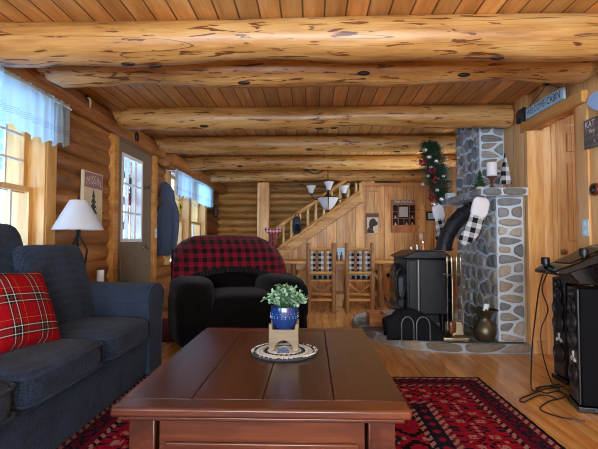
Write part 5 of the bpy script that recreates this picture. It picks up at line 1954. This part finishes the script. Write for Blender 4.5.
# slanted console
t = thing('slanted_console', 'black slanted console with knobs on a stand above the tower speakers', 'console', (1.8, 2.84, 0))
q = MB()
prof = [(1.39, .822), (1.40, .803), (1.45, .805), (1.68, .88), (1.93, .93), (1.93, .99), (1.75, .978), (1.69, .955), (1.5, .868), (1.42, .84)]
q.prism(prof, lambda u, v, d: (u, d, v), 2.5, 2.74)
obj('slab', q, M['black_gloss'], t, bevel=.01)
q = MB(); q.prism([(1.50, .8685), (1.68, .951), (1.68, .956), (1.50, .8735)], lambda u, v, d: (u, d, v), 2.54, 2.70); obj('panel', q, M['black_plastic'], t, bevel=.002)
q = MB(); q.prism([(1.56, .745), (1.92, .745), (1.92, .928), (1.5, .82)], lambda u, v, d: (u, d, v), 2.55, 2.72); obj('housing', q, M['black_plastic'], t, bevel=.008)
for (x, y, z) in ((1.445, 2.70, .842), (1.585, 2.55, .9)):
    q = MB(); q.lathe([(.012, 0), (.012, .01), (.024, .016), (.026, .05), (.02, .058), (.002, .06)], (x, y, z), 18); obj('knob', q, M['black_plastic'], t)
q = MB(); q.beam((1.60, 2.47, .86), (1.66, 2.5, .75), .035, .02); q.beam((1.63, 2.47, .865), (1.69, 2.5, .755), .012, .03); obj('bracket_arm', q, M['black_plastic'], t, bevel=.003)
q = MB(); q.box((1.64, 2.496, .9), (1.70, 2.5, .907), (0, -.35, 0)); q.box((1.70, 2.496, .905), (1.75, 2.5, .911), (0, -.25, 0)); obj('slot', q, M['cone'], t)
q = MB(); q.cyl((1.86, 2.86, .03), (1.86, 2.86, .80), .02); q.beam((1.86, 2.86, .79), (1.86, 2.70, .80), .05, .03); obj('stand_pole', q, M['black_metal'], t)
q = MB(); q.beam((1.86, 2.76, .02), (1.86, 3.03, .02), .05, .03); obj('stand_foot', q, M['black_metal'], t, bevel=.004)

# cables
def floor_pts(l):
    return [P(x, y, Z=.006) for x, y in l]


def smooth_path(pts, k=6):
    o = []
    n = len(pts)
    for i in range(n - 1):
        p0, p1, p2, p3 = pts[max(i - 1, 0)], pts[i], pts[i + 1], pts[min(i + 2, n - 1)]
        for j in range(k):
            t_ = j / k
            o.append(.5 * (2 * p1 + (p2 - p0) * t_ + (2 * p0 - 5 * p1 + 4 * p2 - p3) * t_ ** 2 + (3 * p1 - p0 - 3 * p2 + p3) * t_ ** 3))
    o.append(pts[-1])
    for p in o:
        p.z = max(p.z, .006)
    return o


cb = [
    ('black cable hanging from the console tip straight down to the floor', [P(543, 274, Y=2.66), P(539, 290, Y=2.7), P(535, 320, Y=2.85), P(532, 350, Y=2.9)] + floor_pts([(531, 385), (534, 391), (545, 386), (560, 388)])),
    ('black cable looping from the console towards the far tower speaker', [P(547, 274, Y=2.6), P(542, 290, Y=2.75), P(548, 310, Y=2.95), P(541, 330, Y=3.0), P(543, 355, Y=3.0)] + floor_pts([(552, 383), (562, 392)])),
    ('black cable snaking widest across the floor in front of the speakers', floor_pts([(565, 386), (545, 389), (532, 394), (520, 399), (524, 402), (540, 395), (556, 398), (548, 402), (540, 408), (547, 413), (565, 418), (585, 421)])),
    ('short black cable coiled on the floor between the two speakers', floor_pts([(560, 384), (548, 386), (536, 388), (546, 393), (558, 391), (566, 396), (555, 400)])),
]
for lab, pts in cb:
    q = MB(); q.tube(smooth_path(pts), .0042, 6)
    tag(obj('cable', q, M['black_plastic'], smooth=80), lab, 'cable', 'black cables by the speakers')
SKY, FRONT, HALL, FAR, EXPO = 9, 88, 14, 30, .12
# ================================================================== LIGHT
w = bpy.data.worlds.new('sky')
scene.world = w
w.use_nodes = True
nt = w.node_tree
nt.nodes.clear()
wo = nt.nodes.new('ShaderNodeOutputWorld')
bg = nt.nodes.new('ShaderNodeBackground')
tc = nt.nodes.new('ShaderNodeTexCoord')
sp_ = nt.nodes.new('ShaderNodeSeparateXYZ')
cr = nt.nodes.new('ShaderNodeValToRGB')
nt.links.new(tc.outputs['Generated'], sp_.inputs[0])
nt.links.new(sp_.outputs[2], cr.inputs[0])
cr.color_ramp.elements[0].position = .0
cr.color_ramp.elements[0].color = (.80, .92, 1, 1)
cr.color_ramp.elements[1].position = .45
cr.color_ramp.elements[1].color = (.36, .62, 1.0, 1)
nt.links.new(cr.outputs[0], bg.inputs[0])
bg.inputs[1].default_value = SKY
nt.links.new(bg.outputs[0], wo.inputs[0])


def area(name, loc, rot, sx, sy, power, col=(1, 1, 1), portal=False):
    l = bpy.data.lights.new(name, 'AREA')
    l.shape = 'RECTANGLE'
    l.size, l.size_y = sx, sy
    l.energy = power
    l.color = col
    if portal:
        l.cycles.is_portal = True
    o = bpy.data.objects.new(name, l)
    COL.objects.link(o)
    o.location, o.rotation_euler = loc, rot
    return o


# added area lamps standing in for daylight at the assumed, unseen windows behind the camera
for x in (-.92, .92):
    area('window_daylight', (x, -2.72, 1.33), (R(90), 0, 0), 1.6, 1.7, FRONT, (.9, .95, 1.0))
for (y0, y1, z0, z1) in ((2.4, 3.26, .76, 2.06), (6.2, 8.28, .78, 2.04), (-1.9, .1, .76, 2.0), (4.64, 5.19, 1.0, 1.965)):
    area('sky_portal', (-2.40, (y0 + y1) / 2, (z0 + z1) / 2), (R(90), 0, R(-90)), y1 - y0, z1 - z0, 1, portal=True)
area('window_daylight_far', (2.46, 5.95, 1.45), (R(90), 0, R(90)), 1.15, .98, FAR, (.95, .98, 1.0))  # lamp outside the added window, lifts the light at the dining end
# unseen fill lamp added to brighten the side hall
l = bpy.data.lights.new('hall_lamp', 'POINT')
l.energy, l.shadow_soft_size, l.color = HALL, .12, (1, .95, .86)
o = bpy.data.objects.new('hall_lamp', l)
COL.objects.link(o)
o.location = (2.9, 2.6, 2.1)

scene.view_settings.view_transform = 'Standard'
scene.view_settings.look = 'None'
scene.view_settings.exposure = EXPO
scene.view_settings.gamma = 1.0
scene.view_settings.use_curve_mapping = False
scene.cycles.use_denoising = True
scene.cycles.max_bounces = 10
scene.cycles.diffuse_bounces = 6
scene.cycles.transparent_max_bounces = 12
scene.cycles.sample_clamp_indirect = 6
scene.cycles.caustics_reflective = False
scene.cycles.caustics_refractive = False
scene.cycles.filter_width = 1.0
scene.cycles.denoising_prefilter = 'ACCURATE'
